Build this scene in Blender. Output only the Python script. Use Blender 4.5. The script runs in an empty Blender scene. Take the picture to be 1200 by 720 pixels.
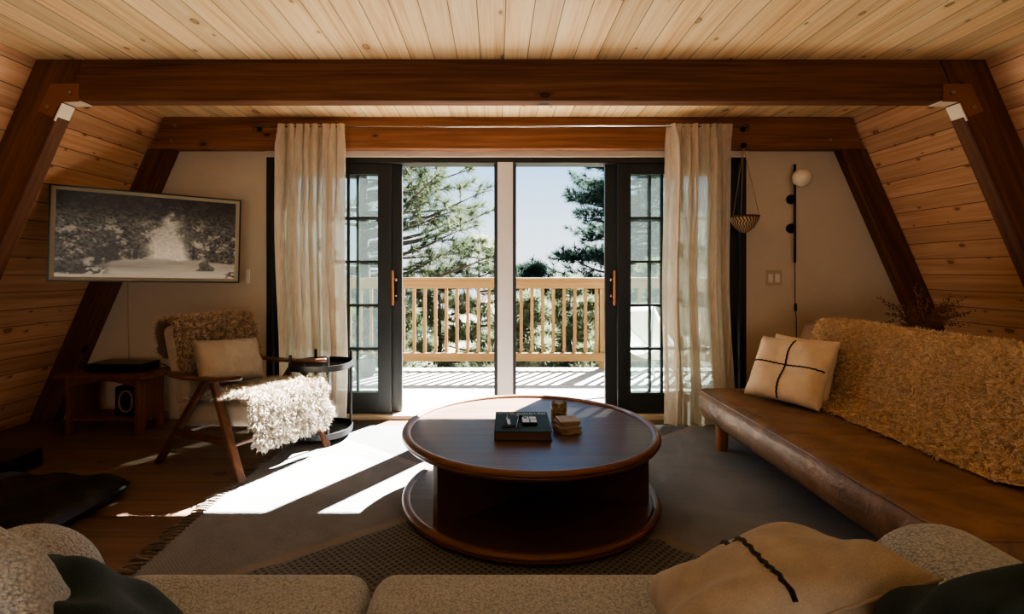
import bpy, bmesh, math, random
import numpy as np
from mathutils import Vector, Matrix, Euler
C = bpy.context.scene.collection
R = math.radians
PI = math.pi
rs = np.random.RandomState(7)
random.seed(5)

# ------------------------------------------------------------------ nodes
def L(c):
    return tuple(((v/255.0)/12.92 if v/255.0 <= .04045 else ((v/255.0+.055)/1.055)**2.4) for v in c[:3]) + (1.0,)

class M:
    """small node-tree writer"""
    def __init__(s, name):
        s.m = bpy.data.materials.new(name); s.m.use_nodes = True
        s.t = s.m.node_tree; s.t.nodes.clear()
        s.out = s.t.nodes.new('ShaderNodeOutputMaterial')
    def n(s, typ, props=None, **ins):
        nd = s.t.nodes.new('ShaderNode'+typ)
        for k, v in (props or {}).items(): setattr(nd, k, v)
        for k, v in ins.items():
            key = int(k[1:]) if k[0] == '_' and k[1:].isdigit() else k.replace('_', ' ')
            sock = nd.inputs[key]
            if isinstance(v, bpy.types.NodeSocket): s.t.links.new(v, sock)
            else: sock.default_value = v
        return nd
    def math(s, op, a, b=0.0, c=0.0):
        nd = s.n('Math', {'operation': op})
        for i, v in enumerate((a, b, c)):
            if isinstance(v, bpy.types.NodeSocket): s.t.links.new(v, nd.inputs[i])
            else: nd.inputs[i].default_value = v
        return nd.outputs[0]
    def mix(s, f, a, b, mode='MIX'):
        nd = s.n('Mix', {'data_type': 'RGBA', 'blend_type': mode})
        for i, v in ((0, f), (6, a), (7, b)):
            if isinstance(v, bpy.types.NodeSocket): s.t.links.new(v, nd.inputs[i])
            else: nd.inputs[i].default_value = v
        return nd.outputs[2]
    def ramp(s, f, stops):
        nd = s.n('ValToRGB'); s.t.links.new(f, nd.inputs[0])
        e = nd.color_ramp.elements
        while len(e) < len(stops): e.new(.5)
        for i, (p, c) in enumerate(stops):
            e[i].position = p; e[i].color = c if len(c) == 4 else tuple(c)+(1,)
        return nd.outputs[0]
    def rng(s, v, a, b, c=0.0, d=1.0, smooth=False):
        nd = s.n('MapRange', {'interpolation_type': 'SMOOTHSTEP' if smooth else 'LINEAR'})
        s.t.links.new(v, nd.inputs[0])
        for i, x in enumerate((a, b, c, d)): nd.inputs[i+1].default_value = x
        return nd.outputs[0]
    def xyz(s, x, y, z):
        nd = s.n('CombineXYZ')
        for i, v in enumerate((x, y, z)):
            if isinstance(v, bpy.types.NodeSocket): s.t.links.new(v, nd.inputs[i])
            else: nd.inputs[i].default_value = v
        return nd.outputs[0]
    def co(s, which='Object'):
        return s.n('TexCoord').outputs[which]
    def noise(s, vec, scale, detail=4, rough=.55, dist=0.0):
        return s.n('TexNoise', None, Vector=vec, Scale=scale, Detail=detail, Roughness=rough, Distortion=dist).outputs[0]
    def bump(s, h, strength=.3, dist=.01):
        return s.n('Bump', None, Height=h, Strength=strength, Distance=dist).outputs[0]
    def bsdf(s, col, rough=.6, metal=0.0, normal=None, **kw):
        nd = s.n('BsdfPrincipled', None, Base_Color=col, Roughness=rough, Metallic=metal, **kw)
        if normal is not None: s.t.links.new(normal, nd.inputs['Normal'])
        return nd.outputs[0]
    def done(s, sh):
        s.t.links.new(sh, s.out.inputs[0]); return s.m

def plain(name, col, rough=.6, metal=0.0, bump=0.0, bscale=60, var=.0, **kw):
    m = M(name); co = m.co()
    nz = m.noise(co, bscale, 3)
    c = L(col)
    if var:
        big = m.noise(co, 4, 3)
        c = m.mix(m.rng(big, .3, .7), tuple(v*(1-var) for v in c[:3])+(1,), tuple(min(1, v*(1+var)) for v in c[:3])+(1,))
    nm = m.bump(nz, bump, .01) if bump else None
    return m.done(m.bsdf(c, rough, metal, nm, **kw))

def boards(name, across, along, w, off, dark, mid, light, knots=1.0, rough=.55, line=.02, groove=True, grain=1.0, vary=.14, linecol=(40, 22, 10), spec=.3, kscale=1.0):
    """planks (or one long timber when groove is False) with grain, knots and grooves"""
    m = M(name); sp = m.n('SeparateXYZ', None, Vector=m.co()).outputs
    ax = {'X': sp[0], 'Y': sp[1], 'Z': sp[2]}
    third = [ax[k] for k in 'XYZ' if k not in (across, along)][0]
    a, l = ax[across], ax[along]
    if not groove: a = m.math('ADD', a, m.math('MULTIPLY', third, .6))
    u = m.math('ADD', m.math('DIVIDE', a, w), off)
    idx = m.math('FLOOR', u)
    fr = m.math('FRACT', u)
    rnd = m.n('TexWhiteNoise', {'noise_dimensions': '1D'}, W=idx).outputs[0]
    rsh = m.math('MULTIPLY', rnd, 37.0)
    l2 = m.math('ADD', l, rsh)
    # knots
    kv = m.xyz(m.math('MULTIPLY', a, 5.4/kscale), m.math('MULTIPLY', l2, 3.0/kscale), 0.0)
    vo = m.n('TexVoronoi', {'voronoi_dimensions': '2D'}, Vector=kv, Scale=1.0, Randomness=.9).outputs
    csep = m.n('SeparateColor', None, Color=vo[1]).outputs
    present = m.math('LESS_THAN', csep[0], .42*knots)
    rad = m.math('MULTIPLY_ADD', m.math('MULTIPLY', csep[1], csep[1]), .085, .03)
    kd = m.math('DIVIDE', vo[0], rad)
    knot = m.math('MULTIPLY', m.rng(kd, .75, 1.1, 1, 0, True), present)
    ring = m.math('MULTIPLY', m.math('MULTIPLY', m.rng(kd, .6, .95, 0, 1, True), m.rng(kd, .95, 1.25, 1, 0, True)), present)
    halo = m.math('MULTIPLY', m.rng(kd, .9, 3.2, 1, 0, True), present)
    # grain, bent around the knots
    gv = m.xyz(m.math('MULTIPLY', m.math('ADD', a, m.math('MULTIPLY', halo, .02)), 42.0*grain), m.math('MULTIPLY', l2, 1.1*grain), rsh)
    g1 = m.noise(gv, 1.0, 5, .6, .8)
    gv2 = m.xyz(m.math('MULTIPLY', a, 9*grain), m.math('MULTIPLY', l2, .55*grain), rsh)
    g2 = m.noise(gv2, 1.0, 3, .5, 1.2)
    g = m.math('ADD', m.math('MULTIPLY', g1, .6), m.math('MULTIPLY', g2, .4))
    col = m.ramp(g, [(.3, L(dark)), (.5, L(mid)), (.7, L(light))])
    br = m.math('MULTIPLY_ADD', rnd, vary*2, 1-vary)
    col = m.mix(1.0, col, m.xyz(br, br, br), 'MULTIPLY')
    kc = tuple(v*.25 for v in L(dark)[:3])+(1,)
    col = m.mix(m.math('MULTIPLY', halo, .35), col, L(dark))
    col = m.mix(m.math('MULTIPLY', knot, .75), col, tuple(v*.55 for v in L(dark)[:3])+(1,))
    col = m.mix(m.math('MULTIPLY', ring, .85), col, kc)
    h = m.math('MULTIPLY', g1, .05)
    if groove:
        e = m.math('MINIMUM', fr, m.math('SUBTRACT', 1.0, fr))
        gr = m.rng(e, line*.35, line, 1, 0, True)
        col = m.mix(m.math('MULTIPLY', gr, .85), col, L(linecol))
        h = m.math('SUBTRACT', h, gr)
    nm = m.bump(h, .35, .008)
    return m.done(m.bsdf(col, rough, 0, nm, Specular_IOR_Level=spec))

def fabric(name, c1, c2, scale=500, bump=.3, rough=.95, sheen=.2, big=.0):
    m = M(name); co = m.co()
    n1 = m.noise(co, scale, 2); n2 = m.noise(co, scale*.04, 3)
    f = m.math('ADD', m.math('MULTIPLY', n1, .55), m.math('MULTIPLY', n2, .45))
    col = m.mix(m.rng(f, .35, .65), L(c1), L(c2))
    h = m.math('ADD', n1, m.math('MULTIPLY', n2, big))
    return m.done(m.bsdf(col, rough, 0, m.bump(h, bump, .004), Sheen_Weight=sheen, Specular_IOR_Level=.15))

def boucle(name, c1, c2, scale=95):
    m = M(name); co = m.co()
    v = m.n('TexVoronoi', {'feature': 'SMOOTH_F1'}, Vector=co, Scale=scale, Smoothness=.6).outputs[0]
    n = m.noise(co, scale*.8, 3, .6, 1.5)
    h = m.math('SUBTRACT', m.math('MULTIPLY', n, .9), m.math('MULTIPLY', v, .9))
    col = m.mix(m.rng(h, -.35, .35), L(c1), L(c2))
    return m.done(m.bsdf(col, .95, 0, m.bump(h, .9, .012), Sheen_Weight=.2, Specular_IOR_Level=.1))

PINE_D, PINE_M, PINE_L = (208, 160, 106), (243, 207, 154), (251, 228, 184)
m_ceil = boards('pine ceiling boards', 'X', 'Y', .131, -.317, PINE_D, PINE_M, PINE_L, .62, .5, .022, vary=.12)
m_slope = boards('pine wall boards', 'X', 'Y', .128, .2, (178, 128, 92), (212, 164, 124), (228, 186, 148), 1.5, .55, .03, vary=.10, kscale=.72)
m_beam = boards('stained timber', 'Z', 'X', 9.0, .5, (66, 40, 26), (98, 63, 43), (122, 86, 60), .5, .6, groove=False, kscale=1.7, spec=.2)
m_beam2 = boards('lit reddish timber', 'Z', 'X', 9.0, .5, (90, 56, 40), (130, 86, 60), (156, 110, 80), .9, .6, groove=False, kscale=1.5, spec=.2)  # paler beam timber for the back wall; the light on it is in the colour
m_floor = boards('brown floor boards', 'Y', 'X', .19, .1, (88, 68, 56), (112, 90, 74), (130, 108, 90), .12, .45, .01, vary=.1, linecol=(30, 18, 10))
m_deck = boards('weathered deck boards', 'Y', 'X', .14, .3, (112, 110, 105), (127, 125, 120), (140, 138, 133), .1, .8, .03, vary=.08, linecol=(60, 56, 50))
m_rail = boards('cedar rail', 'Z', 'X', 9.0, .5, (78, 56, 27), (100, 74, 38), (116, 88, 50), .3, .6, groove=False)
m_railv = boards('cedar baluster', 'X', 'Z', 9.0, .5, (78, 56, 27), (100, 74, 38), (116, 88, 50), .2, .6, groove=False)
m_walnut = boards('walnut top', 'Y', 'X', .32, .2, (74, 54, 40), (96, 72, 54), (114, 88, 68), .0, .36, .006, vary=.06, linecol=(40, 22, 14), spec=.5)
m_walrim = boards('walnut rim', 'Z', 'X', 9.0, .5, (86, 56, 38), (112, 74, 50), (132, 92, 64), 0, .32, groove=False, spec=.5)
m_chairwood = boards('chair wood', 'Y', 'Z', 9.0, .5, (60, 37, 23), (88, 56, 36), (118, 78, 50), 0, .35, groove=False, spec=.5)
m_benchwood = boards('bench wood', 'Y', 'Z', 9.0, .5, (80, 46, 26), (110, 66, 40), (132, 86, 54), .2, .5, groove=False)
m_coaster = boards('coaster wood', 'X', 'Y', 9.0, .5, (122, 108, 94), (154, 140, 122), (174, 160, 142), 0, .55, groove=False)
m_legwood = boards('sofa leg wood', 'X', 'Z', 9.0, .5, (150, 96, 50), (178, 120, 66), (196, 140, 84), 0, .45, groove=False)

def plaster(name, col):
    m = M(name); co = m.co()
    n1 = m.noise(co, 45, 4, .6); n2 = m.noise(co, 3, 3)
    col = m.mix(m.rng(n2, .3, .7), tuple(v*.93 for v in L(col)[:3])+(1,), L(col))
    return m.done(m.bsdf(col, .85, 0, m.bump(n1, .22, .01), Specular_IOR_Level=.2))
m_plaster = plaster('plaster', (212, 196, 172))
m_whitetrim = plain('white painted trim', (214, 200, 180), .6, var=.06)
m_post = plain('grey white post', (226, 222, 218), .6, bump=.1, bscale=120, var=.04)
m_black = plain('black door paint', (31, 35, 34), .42, bump=.05, bscale=150)
m_blackmetal = plain('black metal', (16, 16, 17), .38, .3)
m_darkmetal = plain('dark powder coat', (26, 27, 28), .45, .2)
m_steelbrown = plain('brown painted steel', (128, 80, 50), .55, .0, bump=.1, bscale=80, var=.1)
m_steelpale = plain('pale painted steel', (232, 214, 186), .5, .0)
m_bolt = plain('bolt steel', (150, 128, 100), .35, .8)
m_copper = plain('copper grip', (196, 128, 84), .3, .7)
m_chrome = plain('lock steel', (170, 165, 155), .25, .9)
m_whiteplastic = plain('white plastic', (226, 220, 208), .4)
m_beigeplastic = plain('beige plastic', (190, 170, 140), .45)
m_blackplastic = plain('black plastic', (12, 12, 13), .35)
m_cable = plain('black rubber', (14, 13, 13), .6)
m_blackleather = plain('black leather', (15, 16, 17), .38, bump=.35, bscale=40)
m_string = plain('cotton string', (170, 140, 104), .9)

def leather():
    m = M('tan leather'); co = m.co()
    n1 = m.noise(co, 180, 3); n2 = m.noise(co, 5, 4, .6, .6); n3 = m.noise(co, 14, 3, .5, 1.0)
    col = m.ramp(n2, [(.3, L((102, 76, 54))), (.55, L((134, 102, 74))), (.75, L((156, 123, 92)))])
    h = m.math('ADD', m.math('MULTIPLY', n1, .15), m.math('ADD', n3, n2))
    return m.done(m.bsdf(col, .38, 0, m.bump(h, .32, .018), Specular_IOR_Level=.4))
m_leather = leather()
m_boucle = boucle('grey boucle', (162, 165, 168), (222, 225, 227), 170)
m_boucle2 = boucle('cream boucle', (176, 160, 138), (224, 210, 190), 110)
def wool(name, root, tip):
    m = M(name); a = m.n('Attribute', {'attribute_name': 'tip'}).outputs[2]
    col = m.ramp(a, [(.05, L(root)), (.85, L(tip))])  # darker roots: the shade between locks is painted into the wool
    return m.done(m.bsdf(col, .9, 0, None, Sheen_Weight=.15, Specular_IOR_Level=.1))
m_furcream = wool('cream wool', (146, 135, 118), (204, 195, 178))
m_furshaded = wool('shaded cream wool', (104, 82, 62), (220, 192, 160))  # browner copy of the cream fleece; its shade is put into the colour
m_furgold = wool('golden tan wool', (188, 154, 114), (246, 219, 180))
m_linen = fabric('beige linen', (156, 143, 128), (180, 167, 151), 420, .35, big=1.5)
m_linenwarm = fabric('warm linen', (200, 172, 138), (218, 192, 158), 420, .35, big=1.0)
m_greige = fabric('grey brown linen', (140, 124, 104), (168, 150, 128), 420, .4)
m_green = fabric('dark green velvet', (20, 34, 29), (32, 50, 43), 300, .25, .85, .08, big=2.0)
m_stitch = fabric('black yarn', (20, 18, 17), (36, 32, 30), 600, .5)
m_cushionside = fabric('cream seat linen', (160, 146, 124), (182, 168, 146), 380, .4)

def curtain_mat():
    m = M('sheer linen curtain'); sp = m.n('SeparateXYZ', None, Vector=m.co()).outputs
    v = m.xyz(m.math('MULTIPLY', sp[0], 1.0), m.math('MULTIPLY', sp[1], 1.0), m.math('MULTIPLY', sp[2], .06))
    n = m.noise(v, 160, 3)
    col = m.mix(m.rng(n, .3, .7), L((214, 198, 176)), L((242, 230, 212)))
    d = m.n('BsdfDiffuse', None, Color=col).outputs[0]
    t = m.n('BsdfTranslucent', None, Color=col).outputs[0]
    tr = m.n('BsdfTransparent').outputs[0]
    a = m.n('MixShader', None, Fac=.45)
    m.t.links.new(d, a.inputs[1]); m.t.links.new(t, a.inputs[2])
    b = m.n('MixShader', None, Fac=.17)
    m.t.links.new(a.outputs[0], b.inputs[1]); m.t.links.new(tr, b.inputs[2])
    return m.done(b.outputs[0])
m_curtain = curtain_mat()

def glass_mat(name, tint=(1, 1, 1, 1), refl_veil=.0):
    m = M(name)
    fr = m.n('Fresnel', None, IOR=1.45).outputs[0]
    tr = m.n('BsdfTransparent', None, Color=tint).outputs[0]
    gl = m.n('BsdfGlossy', None, Roughness=.02).outputs[0]
    s = m.n('MixShader', None, Fac=m.math('MULTIPLY', fr, .8))
    m.t.links.new(tr, s.inputs[1]); m.t.links.new(gl, s.inputs[2])
    o = s.outputs[0]
    if refl_veil:
        df = m.n('BsdfTranslucent', None, Color=(.8, .85, .84, 1)).outputs[0]  # pale milky veil that imitates reflections on the panes
        s2 = m.n('MixShader', None, Fac=refl_veil)
        m.t.links.new(o, s2.inputs[1]); m.t.links.new(df, s2.inputs[2]); o = s2.outputs[0]
    return m.done(o)
m_pane = glass_mat('window glass', (.82, .87, .86, 1), .015)
m_amber = glass_mat('amber glass', (.985, .86, .62, 1))
m_globe = M('opal glass'); m_globe = m_globe.done(m_globe.bsdf(L((236, 222, 198)), .18, Specular_IOR_Level=.5, Subsurface_Weight=.3, Subsurface_Radius=(.05, .04, .03)))
m_wax = plain('candle wax', (224, 200, 160), .5)

def rug_mat():
    m = M('woven rug'); sp = m.n('SeparateXYZ', None, Vector=m.co()).outputs
    x, y = sp[0], sp[1]
    co = m.co()
    ay = m.math('ABSOLUTE', m.math('SUBTRACT', y, 2.72))
    axx = m.math('ABSOLUTE', m.math('ADD', x, -.02))
    z = m.math('SUBTRACT', m.math('MULTIPLY', ay, 1.28), axx)
    zone = m.rng(z, .0, .012, 0, 1)
    band = m.math('MULTIPLY', m.rng(z, -.10, -.07, 0, 1), m.rng(z, -.02, .0, 1, 0))
    k = 2*PI/.034
    dots = m.math('MULTIPLY', m.math('SINE', m.math('MULTIPLY', x, k)), m.math('SINE', m.math('MULTIPLY', y, k)))
    d = m.math('MULTIPLY', m.rng(dots, .0, .35, 0, 1, True), zone)
    ribs = m.math('SINE', m.math('MULTIPLY', m.math('ADD', x, y), 2*PI/.016))
    n1 = m.noise(co, 220, 3); n2 = m.noise(co, 2.2, 4, .6, .5)
    base = m.mix(m.rng(n2, .3, .7), L((98, 99, 100)), L((128, 128, 128)))
    base = m.mix(m.math('MULTIPLY', m.rng(n1, .4, .7), .3), base, L((160, 164, 168)))
    base = m.mix(m.math('MULTIPLY', zone, .35), base, L((90, 93, 97)))
    col = m.mix(m.math('MULTIPLY', d, .8), base, L((56, 52, 48)))
    col = m.mix(m.math('MULTIPLY', band, .5), col, L((146, 132, 116)))
    h = m.math('ADD', m.math('MULTIPLY', n1, .4), m.math('ADD', m.math('MULTIPLY', d, -.8), m.math('ADD', m.math('MULTIPLY', ribs, .12), m.math('MULTIPLY', n2, 2.2))))
    return m.done(m.bsdf(col, .95, 0, m.bump(h, .5, .008), Specular_IOR_Level=.1, Sheen_Weight=.1))
m_rug = rug_mat()
m_fringe = fabric('rug fringe', (84, 78, 70), (130, 120, 106), 300, .4)

def leaf_mat(name, c1, c2, tl=.45):
    m = M(name)
    n = m.noise(m.co(), 2.6, 2)
    col = m.mix(m.rng(n, .35, .65), L(c1), L(c2))
    d = m.n('BsdfDiffuse', None, Color=col).outputs[0]
    t = m.n('BsdfTranslucent', None, Color=col).outputs[0]
    a = m.n('MixShader', None, Fac=tl)
    m.t.links.new(d, a.inputs[1]); m.t.links.new(t, a.inputs[2])
    return m.done(a.outputs[0])
m_needle = leaf_mat('pine needles', (40, 49, 37), (80, 88, 68))
m_needledark = leaf_mat('dark fir needles', (30, 43, 37), (53, 68, 59))
m_shrub = leaf_mat('shrub needles', (68, 80, 57), (126, 132, 108))
m_bark = plain('bark', (58, 48, 42), .9, bump=.8, bscale=18, var=.3)
m_ground = plain('forest floor', (104, 98, 80), .95, bump=.5, bscale=6, var=.3)
m_dry = plain('dry flower stems', (120, 84, 54), .9, var=.3)
m_vase = plain('stoneware vase', (60, 44, 32), .6, bump=.2, bscale=30)

# ------------------------------------------------------------------ geometry
class MB:
    def __init__(s): s.v = []; s.f = []
    def add(s, vs, fs):
        b = len(s.v); s.v.extend([tuple(p) for p in vs]); s.f.extend([tuple(i+b for i in q) for q in fs]); return s
    def box(s, x0, x1, y0, y1, z0, z1, mat=None):
        vs = [Vector(p) for p in ((x0,y0,z0),(x1,y0,z0),(x1,y1,z0),(x0,y1,z0),(x0,y0,z1),(x1,y0,z1),(x1,y1,z1),(x0,y1,z1))]
        if mat is not None: vs = [mat @ p for p in vs]
        return s.add(vs, [(0,3,2,1),(4,5,6,7),(0,1,5,4),(1,2,6,5),(2,3,7,6),(3,0,4,7)])
    def prism(s, poly, a0, a1, fn):
        """poly of 2D points extruded from a0 to a1; fn(u, v, a) -> xyz"""
        n = len(poly)
        vs = [fn(u, v, a0) for u, v in poly] + [fn(u, v, a1) for u, v in poly]
        fs = [tuple(range(n-1, -1, -1)), tuple(range(n, 2*n))] + [(i, (i+1) % n, n+(i+1) % n, n+i) for i in range(n)]
        return s.add(vs, fs)
    def tube(s, pts, r, n=8, cap=True, closed=False):
        pts = [Vector(p) for p in pts]; k = len(pts)
        rr = r if isinstance(r, (list, tuple)) else [r]*k
        vs = []; prev = None
        for i, p in enumerate(pts):
            if closed: t = pts[(i+1) % k]-pts[i-1]
            else: t = pts[min(i+1, k-1)]-pts[max(i-1, 0)]
            if t.length < 1e-9: t = Vector((0, 0, 1))
            t.normalize()
            if prev is None:
                up = Vector((0, 0, 1)) if abs(t.z) < .9 else Vector((1, 0, 0))
                a = t.cross(up).normalized()
            else:
                a = prev - t*prev.dot(t)
                a = a.normalized() if a.length > 1e-6 else t.orthogonal().normalized()
            prev = a; b = t.cross(a)
            for j in range(n):
                q = 2*PI*j/n
                vs.append(p + (a*math.cos(q)+b*math.sin(q))*rr[i])
        fs = []
        m = k if closed else k-1
        for i in range(m):
            i2 = (i+1) % k
            for j in range(n):
                fs.append((i*n+j, i*n+(j+1) % n, i2*n+(j+1) % n, i2*n+j))
        if cap and not closed:
            fs += [tuple(range(n-1, -1, -1)), tuple((k-1)*n+j for j in range(n))]
        return s.add(vs, fs)
    def bar(s, p, q, w, h, up=(0, 0, 1), w2=None, h2=None):
        """rectangular bar between two points, optionally tapering"""
        p, q = Vector(p), Vector(q); t = (q-p).normalized(); up = Vector(up)
        a = t.cross(up).normalized(); b = a.cross(t)
        w2 = w if w2 is None else w2; h2 = h if h2 is None else h2
        vs = [p+a*x*w/2+b*y*h/2 for x, y in ((-1,-1),(1,-1),(1,1),(-1,1))] + [q+a*x*w2/2+b*y*h2/2 for x, y in ((-1,-1),(1,-1),(1,1),(-1,1))]
        return s.add(vs, [(0,1,2,3),(7,6,5,4),(0,4,5,1),(1,5,6,2),(2,6,7,3),(3,7,4,0)])
    def lathe(s, prof, n=32, c=(0, 0, 0), fn=None):
        vs = []; k = len(prof)
        for r, z in prof:
            for j in range(n):
                q = 2*PI*j/n
                p = (r*math.cos(q), r*math.sin(q), z)
                vs.append(fn(*p) if fn else (c[0]+p[0], c[1]+p[1], c[2]+p[2]))
        fs = [(i*n+j, i*n+(j+1) % n, (i+1)*n+(j+1) % n, (i+1)*n+j) for i in range(k-1) for j in range(n)]
        if prof[0][0] > 1e-6: fs.append(tuple(range(n-1, -1, -1)))
        if prof[-1][0] > 1e-6: fs.append(tuple((k-1)*n+j for j in range(n)))
        return s.add(vs, fs)
    def grid(s, nu, nv, fn, closed_u=False):
        vs = [fn(i/(nu-1), j/(nv-1)) for i in range(nu) for j in range(nv)]
        fs = [(i*nv+j, (i+1)*nv+j, (i+1)*nv+j+1, i*nv+j+1) for i in range(nu-1) for j in range(nv-1)]
        return s.add(vs, fs)
    def sphere(s, c, r, n=16, sc=(1, 1, 1)):
        pr = [(max(1e-7, math.sin(PI*i/n)), -math.cos(PI*i/n)) for i in range(n+1)]
        return s.lathe(pr, 2*n, fn=lambda x, y, z: (c[0]+x*r*sc[0], c[1]+y*r*sc[1], c[2]+z*r*sc[2]))
    def fur(s, P, N, length, count, rng, width=.0016, lean=.8, grav=.25):
        P = np.asarray(P); N = np.asarray(N)
        k = rng.randint(0, len(P), count)
        p = P[k]+rng.normal(0, .006, (count, 3))*(1-np.abs(N[k])); nn = N[k]
        def nz(a): return a/np.maximum(1e-9, np.linalg.norm(a, axis=1, keepdims=True))
        ln = length*rng.uniform(.6, 1.25, (count, 1))
        cell = np.floor(P[k]/0.0165).astype(np.int64)
        key = (cell[:, 0]*73856093 ^ cell[:, 1]*19349663 ^ cell[:, 2]*83492791) & 4095
        tab = nz(rng.normal(0, 1, (4096, 3))); tab2 = nz(rng.normal(0, 1, (4096, 3)))
        clump = tab[key]; cc = (cell+.5)*0.0165
        d = nz(nn+clump*lean+rng.normal(0, .22, (count, 3))+np.array([0, 0, -grav]))
        m1 = p+d*ln*.5
        m1 = m1+(cc+nn*ln*.4-m1)*.25
        d2 = nz(d*.6+tab2[key]*.8+rng.normal(0, .3, (count, 3))+np.array([0, 0, -grav*1.3]))
        t = m1+d2*ln*.55
        s.strand0 = len(s.v); s.shade = tab[key][:, 0]*.5+.5
        sd = nz(np.cross(d, rng.normal(0, 1, (count, 3))))*width
        b = len(s.v)
        V = np.stack([p-nn*.004-sd, p-nn*.004+sd, m1-sd*.9, m1+sd*.9, t-sd*.35, t+sd*.35], 1).reshape(-1, 3)
        s.v.extend(map(tuple, V.tolist()))
        i = np.arange(count)*6+b
        F = np.concatenate([np.stack([i, i+1, i+3, i+2], 1), np.stack([i+2, i+3, i+5, i+4], 1)])
        s.f.extend(map(tuple, F.tolist()))
        return s
    def build(s, name, mat, parent=None, smooth=False, bevel=0.0, seg=2, subsurf=0, loc=None, rot=None, solid=0.0):
        me = bpy.data.meshes.new(name)
        me.from_pydata(s.v, [], s.f); me.update()
        me.materials.append(mat)
        bm = bmesh.new(); bm.from_mesh(me)
        if len(s.f) < 60000: bmesh.ops.recalc_face_normals(bm, faces=bm.faces)
        bm.to_mesh(me); bm.free()
        o = bpy.data.objects.new(name, me); C.objects.link(o)
        if parent is not None: o.parent = parent
        if loc: o.location = loc
        if rot: o.rotation_euler = rot
        if smooth: me.polygons.foreach_set('use_smooth', [True]*len(me.polygons))
        if solid:
            sm = o.modifiers.new('solid', 'SOLIDIFY'); sm.thickness = solid; sm.offset = 0
        if bevel:
            bv = o.modifiers.new('bevel', 'BEVEL'); bv.width = bevel; bv.segments = seg; bv.limit_method = 'ANGLE'; bv.angle_limit = R(35)
            bv.use_clamp_overlap = True
            me.polygons.foreach_set('use_smooth', [True]*len(me.polygons))
            wn = o.modifiers.new('wn', 'WEIGHTED_NORMAL'); wn.keep_sharp = True
        if subsurf:
            ss = o.modifiers.new('sub', 'SUBSURF'); ss.levels = ss.render_levels = subsurf
        return o

def thing(name, label, cat, loc=(0, 0, 0), rz=0.0, group=None, rot=None):
    o = bpy.data.objects.new(name, None); C.objects.link(o); o.empty_display_size = .1
    o.location = loc; o.rotation_euler = rot if rot else (0, 0, rz)
    o['label'] = label; o['category'] = cat
    if group: o['group'] = group
    return o
def tag(o, label, cat, group=None):
    o['label'] = label; o['category'] = cat
    if group: o['group'] = group
    return o
def struct(o):
    o['kind'] = 'structure'; return o
def copy_thing(src, loc, label=None, rot=None):
    r = src.copy(); C.objects.link(r); r.location = loc
    if rot is not None: r.rotation_euler = rot
    if label: r['label'] = label
    for ch in list(src.children):
        c = ch.copy(); C.objects.link(c); c.parent = r
        for g in list(ch.children):
            d = g.copy(); C.objects.link(d); d.parent = c
    return r
XZ = lambda u, v, a: (u, a, v)       # polygon in x-z, extruded along y
YZ = lambda u, v, a: (a, u, v)
XY = lambda u, v, a: (u, v, a)

def smooth_path(pts, n):
    """Catmull-Rom through 2D/3D points, resampled to n points by arc length"""
    P = [np.array(p, float) for p in pts]; P = [2*P[0]-P[1]]+P+[2*P[-1]-P[-2]]
    out = []
    for i in range(1, len(P)-2):
        for t in np.linspace(0, 1, 24, endpoint=False):
            a, b, c, d = P[i-1:i+3]
            out.append(.5*((2*b)+(-a+c)*t+(2*a-5*b+4*c-d)*t*t+(-a+3*b-3*c+d)*t**3))
    out.append(P[-2]); out = np.array(out)
    s = np.concatenate([[0], np.cumsum(np.linalg.norm(np.diff(out, axis=0), axis=1))])
    q = np.linspace(0, s[-1], n)
    return np.stack([np.interp(q, s, out[:, k]) for k in range(out.shape[1])], 1)

def pillow_fn(w, h, t, seed=0, wr=.006):
    ph = [random.Random(seed).uniform(0, 6.28) for _ in range(6)]
    def f(u, v, side):
        # u, v in -1..1 ; side +1/-1 ; local x = width, z = height, y = thickness
        pin = 1-.07*(1-u*u)*abs(v)**3 if False else 1
        x = w/2*u*(1-.05*(1-v*v)*0-.06*(1-abs(v)**2)*abs(u)**4)
        z = h/2*v*(1-.06*(1-abs(u)**2)*abs(v)**4)
        e = max(0, (1-u**4))**.5*max(0, (1-v**4))**.5
        wrk = wr*(math.sin(5*u+3*v+ph[0])+math.sin(7*v-4*u+ph[1])+.7*math.sin(11*u*v+ph[2]))*e
        sag = (1-.12*v)
        return (x, side*(t/2*e*sag)+wrk, z)
    return f
def pillow(name, parent, mat, w, h, t, seed=0, wr=.006, n=30):
    f = pillow_fn(w, h, t, seed, wr); mb = MB()
    def sp(a): return math.sin((a*2-1)*PI/2)*.7+(a*2-1)*.3
    mb.grid(n, n, lambda a, b: f(sp(a), sp(b), 1)); mb.grid(n, n, lambda a, b: f(sp(a), sp(b), -1))
    me_o = mb.build(name, mat, parent, smooth=True)
    bm = bmesh.new(); bm.from_mesh(me_o.data); bmesh.ops.remove_doubles(bm, verts=bm.verts, dist=.0004)
    bmesh.ops.recalc_face_normals(bm, faces=bm.faces); bm.to_mesh(me_o.data); bm.free()
    return f, me_o

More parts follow.
